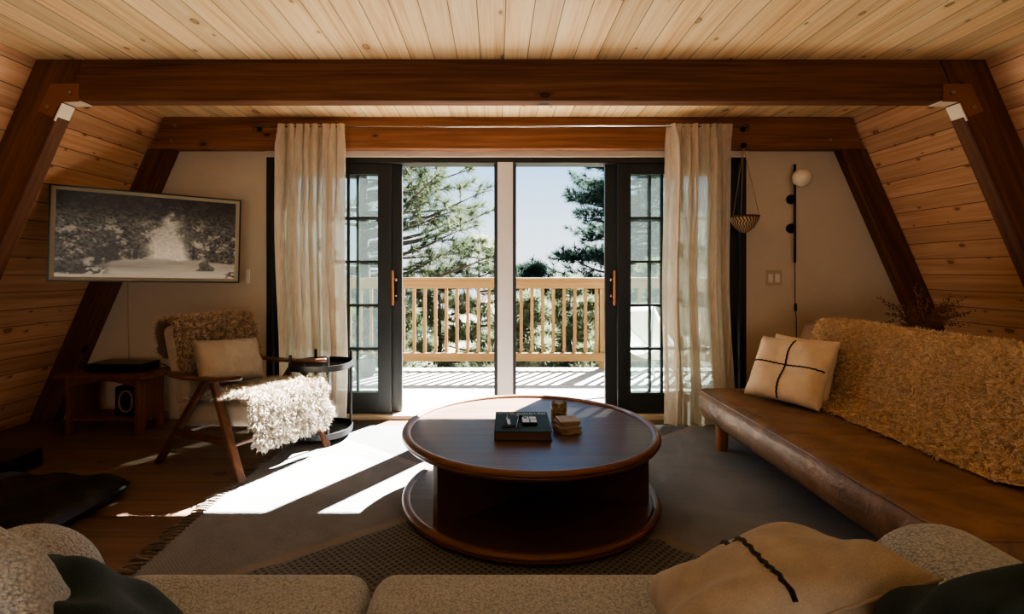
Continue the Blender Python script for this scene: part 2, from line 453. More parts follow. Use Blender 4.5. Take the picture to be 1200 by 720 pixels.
# ------------------------------------------------------------------ the room
LX, RX, ZC = -2.61, 2.77, 2.377            # ceiling edges and height
K = .435                                    # run of the slope per metre of height
LF, RF = LX-K*ZC, RX+K*ZC
YR, YW, YO = -2.6, 4.08, 4.24               # rear wall, back wall inside and outside face
SL = math.hypot(K*ZC, ZC)
thL = -math.atan2(ZC, K*ZC); thR = -(PI-math.atan2(ZC, K*ZC))
struct(MB().box(LF-.05, RF+.05, YR, YO, -.12, 0).build('floor', m_floor))
struct(MB().box(LX-.03, RX+.03, YR, YO, ZC, ZC+.06).build('ceiling', m_ceil))
struct(MB().box(-.02, SL+.05, YR, YO, 0, .06).build('wall_left', m_slope, loc=(LF, 0, 0), rot=(0, thL, 0)))
struct(MB().box(-.02, SL+.05, YR, YO, -.06, 0).build('wall_right', m_slope, loc=(RF, 0, 0), rot=(0, thR, 0)))
OX0, OX1, OZ = -1.83, 1.985, 2.085          # door opening
wb = MB()
wb.prism([(LF, 0), (OX0, 0), (OX0, ZC), (LX, ZC)], YW, YO, XZ)
wb.prism([(OX1, 0), (RF, 0), (RX, ZC), (OX1, ZC)], YW, YO, XZ)
wb.prism([(OX0, OZ), (OX1, OZ), (OX1, ZC), (OX0, ZC)], YW, YO, XZ)
struct(wb.build('wall_back', m_plaster))
struct(MB().prism([(LF, 0), (RF, 0), (RX, ZC), (LX, ZC)], YR-.1, YR, XZ).build('wall_rear', m_plaster))
struct(MB().box(LF+.25, OX0-.005, YW-.014, YW, 0, .075).build('baseboard_left', m_whitetrim, bevel=.004))
struct(MB().box(OX1+.005, RF-.25, YW-.014, YW, 0, .075).build('baseboard_right', m_whitetrim, bevel=.004))

# rafters and beams
def rafter(name, side, y0, y1, d, ztop, label):
    xt = ztop/ZC*SL; q = K*d
    # local x runs up the slope, local z is across; inward is -z on the left, +z on the right
    sgn = -1 if side == 'L' else 1
    poly = [(0, 0), (q, sgn*d), (xt+q, sgn*d), (xt, 0)]
    o = MB().prism([(u, v*1.0-sgn*-.0) for u, v in poly], y0, y1, lambda u, v, a: (u, a, v)).build(
        name, m_beam, loc=((LF if side == 'L' else RF), 0, 0), rot=(0, thL if side == 'L' else thR, 0), bevel=.006)
    return tag(o, label, 'rafter')
FY0, FY1, FD = 2.90, 2.99, .24
rafter('rafter', 'L', FY0, FY1, FD, ZC, 'dark timber rafter on the left slope, the one nearer the camera beside the television')
rafter('rafter', 'R', FY0, FY1, FD, ZC, 'dark timber rafter on the right slope, the one nearer the camera above the leather sofa')
BY0 = 3.98
rafter('rafter', 'L', BY0, YW-.003, .18, 2.13, 'dark timber rafter against the back wall, passing behind the television')
rafter('rafter', 'R', BY0, YW-.003, .18, 2.13, 'dark timber rafter against the back wall, right of the globe wall light')
fw = FD/math.cos(math.atan(K))
t = thing('ceiling_beam', 'dark stained timber crossbeam nearer the camera with steel brackets at both ends', 'beam', ((LX+RX)/2, 2.945, 2.14))
cx = (LX+RX)/2
bo = MB().prism([(LX+fw-K*.237+.002, 2.14), (RX-fw+K*.237-.002, 2.14), (RX-fw-.002, ZC), (LX+fw+.002, ZC)], FY0, FY1, lambda u, v, a: (u-cx, a-2.945, v-2.14))
bo.build('timber', m_beam, t, bevel=.006)
for sg in (1, -1):
    fx = lambda x: sg*(x-cx)
    pl = [(-2.523, 2.236), (-2.362, 2.236), (-2.362, 2.134), (-2.466, 2.132), (-2.508, 2.045), (-2.592, 2.08)]
    mb = MB().prism([(fx(x), z-2.14) for x, z in pl], FY0-.007-2.945, FY0-.001-2.945, lambda u, v, a: (u, a, v))
    br = mb.build('bracket', m_steelbrown, t, bevel=.002)
    # pale plates wrapping the inner corner: one on the rafter, one under the beam
    mb = MB()
    a0, a1 = Vector((-2.462, 0, 2.128)), Vector((-2.507, 0, 2.028))
    nrm = Vector((.917, 0, -.399))*.006
    vs = []
    for p in (a0, a1, a1+nrm, a0+nrm):
        for yy in (FY0-.004, FY1-.006): vs.append((fx(p.x), yy-2.945, p.z-2.14))
    mb.add(vs, [(0, 2, 3, 1), (4, 5, 7, 6), (0, 1, 7, 6), (2, 4, 5, 3), (0, 6, 4, 2), (1, 3, 5, 7)])
    xs = sorted((fx(-2.455), fx(-2.355)))
    mb.box(xs[0], xs[1], FY0-.004-2.945, FY1-.006-2.945, -.007, -.001)
    o = mb.build('corner_plate', m_steelpale, t); o['label'] = 'pale bright plate under the beam corner'
    for bx, bz in ((-2.537, 2.103), (-2.415, 2.185)):
        b = MB().lathe([(.013, 0), (.012, .006), (.007, .009), (1e-7, .0095)], 12, fn=lambda x, y, z: (fx(bx)+x, FY0-.007-z-2.945, bz-2.14+y))
        b.build('bolt', m_bolt, br, smooth=True)
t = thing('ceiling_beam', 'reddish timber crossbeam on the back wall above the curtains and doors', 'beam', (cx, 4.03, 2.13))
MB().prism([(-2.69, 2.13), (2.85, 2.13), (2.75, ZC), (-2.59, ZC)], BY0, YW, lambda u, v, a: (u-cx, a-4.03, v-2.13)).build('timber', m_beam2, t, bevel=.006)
for x, z in ((-2.50, 2.31), (-2.53, 2.19), (2.60, 2.20)):
    MB().lathe([(.016, 0), (.014, .006), (1e-7, .008)], 12, fn=lambda a, b, c: (x-cx+a, BY0-c-4.03, z-2.13+b)).build('bolt', m_bolt, t, smooth=True)

# ------------------------------------------------------------------ doors
jm = MB()
jm.box(OX0, OX0+.05, YW-.012, YO, 0, OZ).box(OX1-.05, OX1, YW-.012, YO, 0, OZ).box(OX0, OX1, YW-.004, YO, OZ-.045, OZ)
jm.box(-.02, .007, YW+.005, YO-.01, .02, OZ-.045).box(.129, .156, YW+.005, YO-.01, .02, OZ-.045)
struct(jm.build('trim_1', m_black, bevel=.003))
struct(MB().box(.007, .129, YW-.01, YO, .03, OZ-.04).build('trim_2', m_post, bevel=.004))
struct(MB().box(OX0, OX1, YW-.03, YO+.02, -.01, .035).build('trim_3', m_whitetrim, bevel=.006))      # threshold
struct(MB().box(OX0-.01, OX1+.01, YW-.018, YW, OZ-.002, OZ+.05).build('trim_4', m_whitetrim, bevel=.004))   # strip over the doors
def door(name, x0, x1, y, handle=0, zb=.038, stile=.105):
    t = bpy.data.objects.new(name, None); C.objects.link(t); t.location = ((x0+x1)/2, y, zb); struct(t)
    hw = (x1-x0)/2; zt = OZ-.047-zb; d = .02
    gx, g0, g1 = hw-stile, .165, zt-.085
    f = MB()
    f.box(-hw, -gx, -d, d, 0, zt).box(gx, hw, -d, d, 0, zt).box(-gx, gx, -d, d, 0, g0).box(-gx, gx, -d, d, g1, zt)
    for k in (-1, 1): f.box(k*gx/3-.010, k*gx/3+.010, -d*.8, d*.8, g0, g1)
    for k in range(1, 5):
        z = g0+(g1-g0)*k/5; f.box(-gx, gx, -d*.75, d*.75, z-.010, z+.010)
    f.build('frame', m_black, t, bevel=.003)
    MB().box(-gx, gx, -.002, .002, g0, g1).build('pane', m_pane, t)
    if handle:
        h = handle*(hw-.055)
        pl = MB().box(h-.022, h+.022, -d-.006, -d, .90, 1.10).build('handle_plate', m_blackmetal, t, bevel=.003)
        MB().lathe([(.012, 0), (.012, .012), (.008, .014)], 14, fn=lambda a, b, c: (h+handle*.008+a, -d-.006-c, 1.07+b)).build('lock', m_chrome, pl, smooth=True)
        MB().lathe([(.010, 0), (.010, .010), (.006, .012)], 14, fn=lambda a, b, c: (h+handle*.008+a, -d-.006-c, .94+b)).build('lock', m_chrome, pl, smooth=True)
        g = MB(); gxp = h-handle*.012
        g.tube([(gxp, -d-.045, .865), (gxp, -d-.045, 1.145)], .011, 12)
        g.tube([(gxp, -d-.045, .93), (gxp, -d-.002, .93)], .007, 8).tube([(gxp, -d-.045, 1.08), (gxp, -d-.002, 1.08)], .007, 8)
        g.build('handle', m_copper, t, smooth=False, bevel=.002)
    return t
door('door_1', -1.775, -.845, 4.112)
door('door_2', -1.745, -.766, 4.165, handle=1)
door('door_3', .878, 1.87, 4.165, handle=-1)
door('door_4', .968, 1.93, 4.112)

# ------------------------------------------------------------------ curtains, rod
def curtain(x0, x1, seed, label, flare):
    r = random.Random(seed); n = 8
    cxx = (x0+x1)/2; w = x1-x0
    ph = [r.uniform(0, 6.28) for _ in range(8)]; warp = [r.uniform(-.5, .5) for _ in range(4)]
    H = 2.285
    t = thing('curtain', label, 'curtain', (cxx, 3.90, .012))
    def f(a, b):                            # a along width, b up
        z = H*b
        s = a*2*PI
        top = max(0, 1-(1-b)*14)            # tight heading at the top
        q = s*n + (1.1+warp[0])*math.sin(s*2+ph[0]) + (.9+warp[1])*math.sin(3*s+ph[1]) + .25*math.sin(3*b*2+ph[2])*math.sin(s*2)
        amp = .040+.012*(1-b)
        y = amp*(math.copysign(abs(math.sin(q))**.8, math.sin(q))*.9+.3*math.sin(q*1.63+ph[3]+b*.8)+.25*math.sin(q*.41+ph[4]-1.2*b))
        y *= (1-.55*top)*(.55+.45*math.sin(s*1.5+ph[7])**2+.25*b)
        x = (a-.5)*w*(1+flare*(1-b)**3)+.012*math.sin(q*.5+ph[5]+2*b)*(1-top)+.010*math.cos(q)
        x += .016*math.sin(2*q+ph[2])*(1-top)
        x += .02*math.sin(2.2*b*PI+ph[6])*(1-top)*(1-b)
        return (x, y, z)
    mb = MB().grid(260, 46, f)
    mb.build('cloth', m_curtain, t, smooth=True)
    hd = MB().grid(260, 4, lambda a, b: (lambda p: (p[0], p[1]-.004, p[2]))(f(a, .955+.045*b)))
    hd.build('heading', m_curtain, t, smooth=True)
    return t
curtain(-1.685, -1.165, 3, 'sheer linen curtain hanging left of the open doors, behind the armchair', .0)
curtain(1.285, 1.785, 11, 'sheer linen curtain hanging right of the open doors, beside the hanging bowl', .10)
t = thing('curtain_rod', 'thin metal curtain wire stretched along the back crossbeam', 'curtain rod', (.06, 3.9, 2.278))
MB().tube([(-1.90, 0, 0), (1.85, 0, 0)], .006, 8).build('wire', m_chrome, t, smooth=True)
for x in (-1.90, 1.85):
    mb = MB().tube([(x, 0, 0), (x, .045, 0), (x, .079, .0)], .005, 8)
    mb.tube([(x+.024*math.cos(q), .02, .024*math.sin(q)) for q in np.linspace(0, 2*PI, 20, endpoint=False)], .003, 6, closed=True)
    mb.lathe([(.02, .0), (.02, .006)], 14, fn=lambda a, b, c: (x+a, .079-c, b))
    mb.build('bracket', m_darkmetal, t, smooth=True)

# ------------------------------------------------------------------ television
t = thing('television', 'flat television on a wall arm showing a snowy forest path in a pale frame', 'television', (-2.392, 3.555, 1.41), rot=(0, R(1.2), R(32.5)))
W2, H2 = .55, .312
MB().box(-W2+.01, W2-.01, .006, .032, -H2+.01, H2-.01).build('housing', m_blackplastic, t, bevel=.004)
fr = MB(); b = .010
for bx in ((-W2, W2, -H2, -H2+b), (-W2, W2, H2-b, H2), (-W2, -W2+b, -H2+b, H2-b), (W2-b, W2, -H2+b, H2-b)):
    fr.box(bx[0], bx[1], -.012, .012, bx[2], bx[3])
fr.build('bezel', m_blackplastic, t, bevel=.002)
# the picture: painted per vertex on a fine grid
NX, NZ = 330, 180
def vnoise(x, y, seed):
    r = np.random.RandomState(seed).rand(256, 256)
    xi, yi = np.floor(x).astype(int), np.floor(y).astype(int); fx_, fy_ = x-xi, y-yi
    fx_ = fx_*fx_*(3-2*fx_); fy_ = fy_*fy_*(3-2*fy_)
    g = lambda a, b_: r[a % 256, b_ % 256]
    return (g(xi, yi)*(1-fx_)+g(xi+1, yi)*fx_)*(1-fy_)+(g(xi, yi+1)*(1-fx_)+g(xi+1, yi+1)*fx_)*fy_
def fbm(x, y, seed, o=5):
    s_ = 0; a_ = .5
    for i in range(o): s_ = s_+a_*vnoise(x*2**i, y*2**i, seed+i); a_ *= .55
    return s_/.95
u, v = np.meshgrid(np.linspace(0, 1, NX), np.linspace(0, 1, NZ), indexing='ij')
SS = lambda a, b_, x: (lambda q: q*q*(3-2*q))(np.clip((x-a)/(b_-a), 0, 1))
AS = 1.78
tex = fbm(u*AS*11+v*5, v*15-u*7, 3); tex = (tex-tex.mean())/tex.std()
fine = fbm(u*AS*44+v*20, v*50-u*16, 21, 3); fine = (fine-fine.mean())/fine.std()
open_c = .595+.02*np.sin(v*9)
halfw = .012+.060*SS(.72, .30, v)+.05*(fbm(v*13, u*13, 50)-.5)
gap = (1-SS(halfw, halfw+.06, np.abs(u-open_c-.03*(v-.4))))*SS(.86, .66, v+.06*tex)
near = SS(.0, .25, np.abs(u-.6))                              # trees further down the path are paler
lum = .115+.060*tex*SS(-.3, .6, tex+fine*.4)+.040*fine
lum = lum+.13*(1-near)*SS(.8, .4, v)
lum = np.maximum(lum, .03)*(1-.72*SS(.58, .92, v+.03*tex))
lum = lum+.11*SS(.5, 1.4, tex+.5*fine)*SS(.80, .55, v)
lum = lum*(1-gap)+(.42+.16*SS(.6, .3, v)+.03*fine)*gap
for tx, tw, tb, tt in ((.285, .036, .095, .40), (.378, .011, .15, .33), (.412, .013, .19, .34), (.215, .02, .13, .34), (.742, .008, .24, .40)):
    mk = (1-SS(tw*.8, tw*1.2, np.abs(u-tx)))*SS(tb-.02, tb+.01, v)*SS(tt+.07, tt-.05, v)
    lum = lum*(1-mk)+mk*(.085+.012*fine)
gl = .235-.12*np.abs(u-.60)+.05*(fbm(u*14, v*14, 70)-.5)-.13*SS(.35, .0, u)
snow = SS(.02, -.015, v-gl)
lum = lum*(1-snow)+snow*(.36+.14*SS(.2, .0, v)+.10*(fbm(u*AS*6, v*34, 80)-.5)-.10*np.exp(-((v-.13)/.03)**2)*SS(.75, .3, u))
cw = .055*np.clip((.25-v)/.16, 0, 1)**.8
st = SS(.01, -.005, np.abs(u-.815-.01*np.sin(v*60))-cw)*(v < .255)*SS(.085, .10, v)
lum = lum*(1-st)+st*(.15+.03*fine)
bl = SS(.30, .2, u)*SS(.22, .1, v+.02*tex)*SS(.02, .05, v)*SS(-.2, .3, tex)
lum = lum*(1-.8*bl)
br_ = SS(.92, .97, u)*SS(.24, .1, v)*SS(-.3, .2, tex); lum = lum*(1-.7*br_)
lum = np.clip((lum*.82)**1.45*1.45, .006, 1)
rgb = np.stack([lum*1.0, lum*.90, lum*.70, np.ones_like(lum)], -1).reshape(-1, 4)
iw, ih = W2-.035, H2-.032
pm = MB().grid(NX, NZ, lambda a, b_: (-iw+2*iw*a, -.0065, -ih+2*ih*b_))
mm = M('screen picture'); at = mm.n('Attribute', {'attribute_name': 'picture'}).outputs[0]
mm.t.links.new(mm.n('BsdfPrincipled', None, Base_Color=at, Roughness=.35, Emission_Color=at, Emission_Strength=.25).outputs[0], mm.out.inputs[0])
po = pm.build('screen', mm.m, t)
ca = po.data.color_attributes.new('picture', 'FLOAT_COLOR', 'POINT')
ca.data.foreach_set('color', rgb.astype(np.float32).ravel())
mat_b = MB(); a, bI = W2-.009, H2-.009
for bx in ((-a, a, -bI, -ih), (-a, a, ih, bI), (-a, -iw, -ih, ih), (iw, a, -ih, ih)):
    mat_b.box(bx[0], bx[1], -.008, .004, bx[2], bx[3])
mat_b.build('picture_border', plain('pale picture border', (150, 142, 120), .6), t)
mb = MB().box(-.11, .11, .032, .05, -.11, .11)
mb.bar((0, .05, 0), (.06, .25, 0), .03, .05).bar((.06, .25, 0), (.275, .41, 0), .03, .05)
mb.build('wall_arm', m_blackmetal, t)
mb = MB().tube([(-2.935, YW-.006, 1.08), (-2.935, YW-.006, .9), (-2.93, YW-.006, .7), (-2.925, YW-.006, .47)], .004, 6)
tag(mb.build('television_cable', m_beigeplastic, smooth=True), 'thin pale cable running down the wall below the television', 'cable')
mb = MB().box(-1.99, -1.965, YW-.02, YW+.001, 1.08, 1.19)
tag(mb.build('cable_clip', m_whiteplastic, bevel=.003), 'small white clip on the wall at the right edge of the television', 'wall fitting')

# ------------------------------------------------------------------ bench and the things on it
t = thing('bench', 'low wooden bench with arched end panels under the television', 'bench', (-2.80, 3.80, 0))
MB().box(-.36, .33, -.16, .16, .405, .435).build('bench_top', m_benchwood, t, bevel=.006)
arch = [(-.135, 0), (-.155, 0)]
def endpanel():
    q = []
    q += [(-.15, 0), (-.075, 0)]
    q += [(-.075*math.cos(a_), .09*math.sin(a_)) for a_ in np.linspace(0, PI, 13)][1:-1]
    q += [(.075, 0), (.15, 0), (.135, .2), (.145, .405), (-.145, .405), (-.135, .2)]
    return q
for x in (-.27, .225):
    MB().prism(endpanel(), x-.016, x+.016, YZ).build('end_panel', m_benchwood, t, bevel=.004)
MB().box(-.254, .209, -.125, .125, .10, .118).build('lower_shelf', m_benchwood, t, bevel=.003)
MB().prism([(-.254, .405), (-.254, .34)]+[(-.20+.36*i/10, .355+.03*math.sin(PI*i/10)) for i in range(11)]+[(.209, .34), (.209, .405)], -.125, -.105, XZ).build('apron', m_benchwood, t)
t = thing('media_player', 'flat black media box lying on the wooden bench', 'media box', (-2.79, 3.83, .4355))
MB().box(-.205, .205, -.105, .105, .006, .062).build('case', m_blackplastic, t, bevel=.004)
MB().box(.09, .093, -.107, -.104, .014, .054).build('panel_line', m_chrome, t)
for sx in (-.17, .17):
    for sy in (-.08, .08): MB().lathe([(.014, 0), (.014, .008)], 10, c=(sx, sy, 0)).build('foot', m_blackplastic, t)
t = thing('speaker', 'small black speaker with a pale oval ring under the bench', 'speaker', (-2.70, 3.80, .1185))
MB().box(-.085, .085, -.07, .07, 0, .215).build('cabinet', m_blackplastic, t, bevel=.012, seg=3)
ov = [(.048*math.cos(a_)*1.0, -.073, .108+.075*math.copysign(abs(math.sin(a_))**.8, math.sin(a_))) for a_ in np.linspace(0, 2*PI, 36, endpoint=False)]
MB().tube(ov, .008, 8, closed=True).build('oval_ring', plain('tan ring', (150, 120, 88), .4), t, smooth=True)
t = thing('wall_outlet', 'white power outlet on the wall behind the bench', 'outlet', (-2.90, YW, .30))
MB().box(-.038, .038, -.006, 0, -.058, .058).build('plate', m_whiteplastic, t, bevel=.002)
MB().box(-.018, .018, -.03, -.006, -.03, .0).build('plug', m_blackplastic, t, bevel=.003)
mb = MB().tube(smooth_path([(-2.90, 4.045, .285), (-2.86, 4.02, .24), (-2.80, 3.98, .27), (-2.74, 3.95, .31), (-2.62, 4.0, .38), (-2.50, 4.03, .36), (-2.44, 4.03, .26), (-2.50, 4.03, .17)], 40), .005, 6)
tag(mb.build('power_cable', m_cable, smooth=True), 'black power cable looping behind the bench at the right end', 'cable')
mb = MB().tube(smooth_path([(-2.585, 3.86, .47), (-2.54, 3.88, .475), (-2.52, 3.93, .44), (-2.515, 3.985, .40), (-2.52, 4.0, .3)], 26), .004, 6)
tag(mb.build('signal_cable', m_cable, smooth=True), 'short cable hanging off the right side of the media box', 'cable')

# ------------------------------------------------------------------ armchair
ch = thing('armchair', 'wooden armchair with slanted legs and a cream cushion by the left curtain', 'armchair', (-1.60, 3.274, 0), rz=R(-115.4))
for s in (1, -1):
    x = s*.325
    mb = MB().bar((x, .37, .0), (x, .135, .545), .034, .05, up=(1, 0, 0), w2=.042, h2=.038); mb2 = mb
    leg = mb.build('leg', m_chairwood, ch, bevel=.010, seg=3)
    leg = MB().bar((x, -.37, .0), (x, .075, .545), .034, .048, up=(1, 0, 0), w2=.042, h2=.036).build('leg', m_chairwood, ch, bevel=.010, seg=3)
    MB().bar((x, -.19, .215), (x, .275, .215), .045, .026, up=(1, 0, 0)).build('stretcher', m_chairwood, ch, bevel=.006)
    P = smooth_path([(-.27, .556), (-.05, .552), (.15, .562), (.36, .582)], 24)
    wid = np.interp(np.linspace(0, 1, 24), [0, .08, .3, .65, .92, 1], [.016, .036, .045, .036, .032, .014])
    am = MB(); vs = []; fs = []
    for i, (y, z) in enumerate(P):
        off = s*.012*math.sin(i/23*PI)
        for q in np.linspace(0, 2*PI, 12, endpoint=False):
            vs.append((x+off+wid[i]*math.cos(q), y, z+.013*math.sin(q)))
    for i in range(23):
        for j in range(12): fs.append((i*12+j, i*12+(j+1) % 12, (i+1)*12+(j+1) % 12, (i+1)*12+j))
    fs += [tuple(range(12)), tuple(23*12+j for j in range(12))]
    am.add(vs, fs).build('armrest', m_chairwood, ch, smooth=True)
for y, z in ((.285, .20), (-.20, .20)):
    MB().bar((-.31, y, z), (.31, y, z), .04, .022).build('rail', m_chairwood, ch, bevel=.005)
tilt = Matrix.Rotation(R(7), 4, 'X')
sc_ = MB().box(-.285, .285, -.27, .375, -.085, .075)
sc = sc_.build('seat_cushion', m_cushionside, ch, bevel=.05, seg=5, loc=(0, .0, .335), rot=(R(7), 0, 0))
bk = MB().box(-.28, .28, -.065, .055, 0, .50)
bk.build('back_cushion', m_cushionside, ch, bevel=.045, seg=5, loc=(0, -.225, .36), rot=(R(17), 0, 0))

def drape_mesh(prof, x0, x1, fn, seed, thick=.012, furlen=.03, count=12000, nu=60, nv=40, ragged=.02, width=.0018, lean=.8, mat=None, name='fleece', parent=None, endround=.06, grav=.25):
    """a hide laid along a profile; fn(x, p, q) maps width and profile point to xyz"""
    rng = np.random.RandomState(seed)
    PR = smooth_path(prof, nu)
    T = np.gradient(PR, axis=0); T /= np.linalg.norm(T, axis=1, keepdims=True)
    Nn = np.stack([-T[:, 1], T[:, 0]], 1)            # outward normal in the profile plane
    s_ = np.linspace(0, 1, nu)
    rag0 = ragged*np.interp(s_, np.linspace(0, 1, 9), rng.uniform(-1, 1, 9)); rag1 = ragged*np.interp(s_, np.linspace(0, 1, 9), rng.uniform(-1, 1, 9))
    endr = endround*(np.clip(1-s_/.10, 0, 1)**2+np.clip((s_-.90)/.10, 0, 1)**2)
    A0 = x0+rag0+endr; A1 = x1+rag1-endr
    top = np.zeros((nu, nv, 3)); bot = np.zeros((nu, nv, 3)); nor = np.zeros((nu, nv, 3))
    base0 = np.array(fn(0, 0, 0))
    for i in range(nu):
        for j in range(nv):
            a_ = j/(nv-1); x = A0[i]*(1-a_)+A1[i]*a_
            edge = min(1, min(a_, 1-a_)*12, min(s_[i], 1-s_[i])*14)
            h = thick*(.35+.65*edge)+.004*math.sin(x*41+i*.7)*math.sin(i*.5+x*13)
            o_ = PR[i]+Nn[i]*h
            top[i, j] = fn(x, o_[0], o_[1]); bot[i, j] = fn(x, PR[i][0]+Nn[i][0]*.002, PR[i][1]+Nn[i][1]*.002)
            nv3 = np.array(fn(0, Nn[i][0], Nn[i][1]))-base0
            ex = (np.array(fn(1, 0, 0))-base0)*((a_-.5)*2)**7*1.2
            et = (np.array(fn(0, T[i][0], T[i][1]))-base0)*((s_[i]-.5)*2)**9*1.2
            q = nv3+ex+et; nor[i, j] = q/np.linalg.norm(q)
    mb = MB()
    idx = lambda i, j: i*nv+j
    vs = list(map(tuple, top.reshape(-1, 3)))+list(map(tuple, bot.reshape(-1, 3))); o2 = nu*nv
    fs = [(idx(i, j), idx(i+1, j), idx(i+1, j+1), idx(i, j+1)) for i in range(nu-1) for j in range(nv-1)]
    fs += [(o2+idx(i, j), o2+idx(i, j+1), o2+idx(i+1, j+1), o2+idx(i+1, j)) for i in range(nu-1) for j in range(nv-1)]
    ring = [idx(0, j) for j in range(nv)]+[idx(i, nv-1) for i in range(1, nu)]+[idx(nu-1, j) for j in range(nv-2, -1, -1)]+[idx(i, 0) for i in range(nu-2, 0, -1)]
    for k in range(len(ring)):
        a_, b_ = ring[k], ring[(k+1) % len(ring)]; fs.append((a_, b_, o2+b_, o2+a_))
    mb.add(vs, fs)
    # denser sampling than the grid vertices
    fi = rng.uniform(0, nu-1.001, count*2); fj = rng.uniform(0, nv-1.001, count*2)
    i0, j0 = fi.astype(int), fj.astype(int); du, dv = (fi-i0)[:, None], (fj-j0)[:, None]
    lerp = lambda A: (A[i0, j0]*(1-du)+A[i0+1, j0]*du)*(1-dv)+(A[i0, j0+1]*(1-du)+A[i0+1, j0+1]*du)*dv
    mb.fur(lerp(top), lerp(nor), furlen, count, rng, width, lean, grav)
    o = mb.build(name, mat, parent, smooth=True)
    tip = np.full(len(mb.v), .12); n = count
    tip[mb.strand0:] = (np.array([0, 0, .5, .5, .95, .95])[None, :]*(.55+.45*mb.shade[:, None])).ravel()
    at = o.data.attributes.new('tip', 'FLOAT', 'POINT'); at.data.foreach_set('value', tip.astype(np.float32))
    return o

st_ = thing('sheepskin_throw', 'cream curly sheepskin draped over the armchair seat and its front edge', 'throw', (-1.60, 3.274, 0), rz=R(-115.4))
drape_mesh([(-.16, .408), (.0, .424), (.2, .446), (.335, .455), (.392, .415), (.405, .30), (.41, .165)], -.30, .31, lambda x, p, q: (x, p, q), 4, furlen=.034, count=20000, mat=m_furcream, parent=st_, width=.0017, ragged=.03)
st_ = thing('sheepskin_throw', 'curly sheepskin, browned to imitate shade, hung over the top of the armchair back', 'throw', (-1.60, 3.274, 0), rz=R(-115.4))
drape_mesh([(-.475, .62), (-.45, .74), (-.425, .83), (-.385, .868), (-.325, .86), (-.28, .78), (-.243, .66), (-.203, .53)], -.285, .285, lambda x, p, q: (x, p, q), 9, furlen=.027, count=26000, mat=m_furshaded, parent=st_, width=.0017)
pt = thing('lumbar_pillow', 'grey brown linen pillow resting on the armchair against the shade-browned sheepskin', 'pillow', (-1.60, 3.274, 0), rz=R(-115.4))
f, o = pillow('cover', pt, m_greige, .46, .29, .13, 2)
o.location = (.03, -.115, .60); o.rotation_euler = (R(20), R(-4), 0)

# ------------------------------------------------------------------ side table
t = thing('side_table', 'black metal two-tier tray table between the armchair and the doors', 'side table', (-1.235, 3.61, 0))
def tray(z, name, r=.205):
    oct_ = [(r*math.copysign(abs(math.cos(q))**.75, math.cos(q)), r*math.copysign(abs(math.sin(q))**.75, math.sin(q))) for q in np.linspace(0, 2*PI, 48, endpoint=False)]
    mb = MB().prism(oct_, z, z+.006, XY)
    n = len(oct_); vs = []; fs = []
    for sc_, zz in ((1, z), (1.01, z+.04), (.985, z+.04), (.975, z+.005)):
        vs += [(x*sc_, y*sc_, zz) for x, y in oct_]
    for k in range(3):
        for j in range(n): fs.append((k*n+j, k*n+(j+1) % n, (k+1)*n+(j+1) % n, (k+1)*n+j))
    mb.add(vs, fs).build(name, m_darkmetal, t)
tray(.045, 'lower_tray'); tray(.50, 'upper_tray')
for a_ in (R(-60), R(30), R(120), R(210)):
    MB().tube([(.206*math.cos(a_), .206*math.sin(a_), 0), (.206*math.cos(a_), .206*math.sin(a_), .60)], .010, 10).build('post', m_darkmetal, t)

# ------------------------------------------------------------------ rug
rg = thing('rug', 'large grey brown woven rug with fringed sides under the coffee table', 'rug', (0, 0, 0))
def rugz(x, y): return .010+.0015*math.sin(x*3.1+1)*math.sin(y*2.7)
def rgx(a, b):
    x = -1.41+3.08*a+.012*math.sin(b*9); y = 1.40+2.45*b+.012*math.sin(a*7)
    fold = .016*math.exp(-(((x-.83)*.8-(y-2.35)*.6)/.03)**2)*math.exp(-((y-2.2)/.22)**2)
    fold2 = .012*math.exp(-(((x+1.02)*.4+(y-2.02)*.9)/.045)**2)*math.exp(-((x+.85)/.2)**2)
    return (x, y, rugz(x, y)+fold+fold2)
mb = MB().grid(160, 130, rgx)
edge = []
mb.build('rug_weave', m_rug, rg, smooth=True, solid=.0)
mb = MB().grid(2, 2, lambda a, b: (-1.405+3.07*a, 1.405+2.44*b, .0005)).build('rug_backing', m_fringe, rg)
fm = MB(); rr = random.Random(3)
for side in (-1, 1):
    k = 0; y = 1.42
    while y < 3.83:
        xb = (-1.41 if side < 0 else 1.67)+.012*math.sin((y-1.4)/2.45*9)
        ln = rr.uniform(.05, .085); dy = rr.uniform(-.035, .035)
        pts = [(xb-side*.01, y, .010), (xb+side*ln*.35, y+dy*.2, .013), (xb+side*ln*.7, y+dy*.7, .010), (xb+side*ln, y+dy*1.4, .005)]
        fm.tube(smooth_path(pts, 7), [.007, .008, .0075, .007, .0055, .005, .003], 6)
        y += rr.uniform(.022, .034); k += 1
    fm.build('fringe', m_fringe, rg, smooth=True); fm = MB()

# ------------------------------------------------------------------ coffee table
ct = thing('coffee_table', 'round two-level walnut coffee table with a raised rim on the rug', 'coffee table', (.169, 2.64, .013))
Rt = .632
def disc(z0, z1, r): return MB().lathe([(r, z0), (r, z1)], 96)
disc(.330, .358, Rt).build('tabletop', m_walnut, ct)
disc(.006, .036, Rt).build('base_shelf', m_walnut, ct)
for zc_, nm in ((.352, 'top_rim'), (.026, 'base_rim')):
    mb = MB().lathe([(Rt-.006+.023*math.cos(q)*.95, zc_+.023*math.sin(q)) for q in np.linspace(0, 2*PI, 17)], 120)
    mb.build(nm, m_walrim, ct, smooth=True)
for a_ in (R(-138), R(-15), R(102)):
    MB().box(.0, .59, -.018, .018, .036, .330).build('support_panel', m_walnut, ct, bevel=.002, rot=(0, 0, a_))
ZT = .013+.358
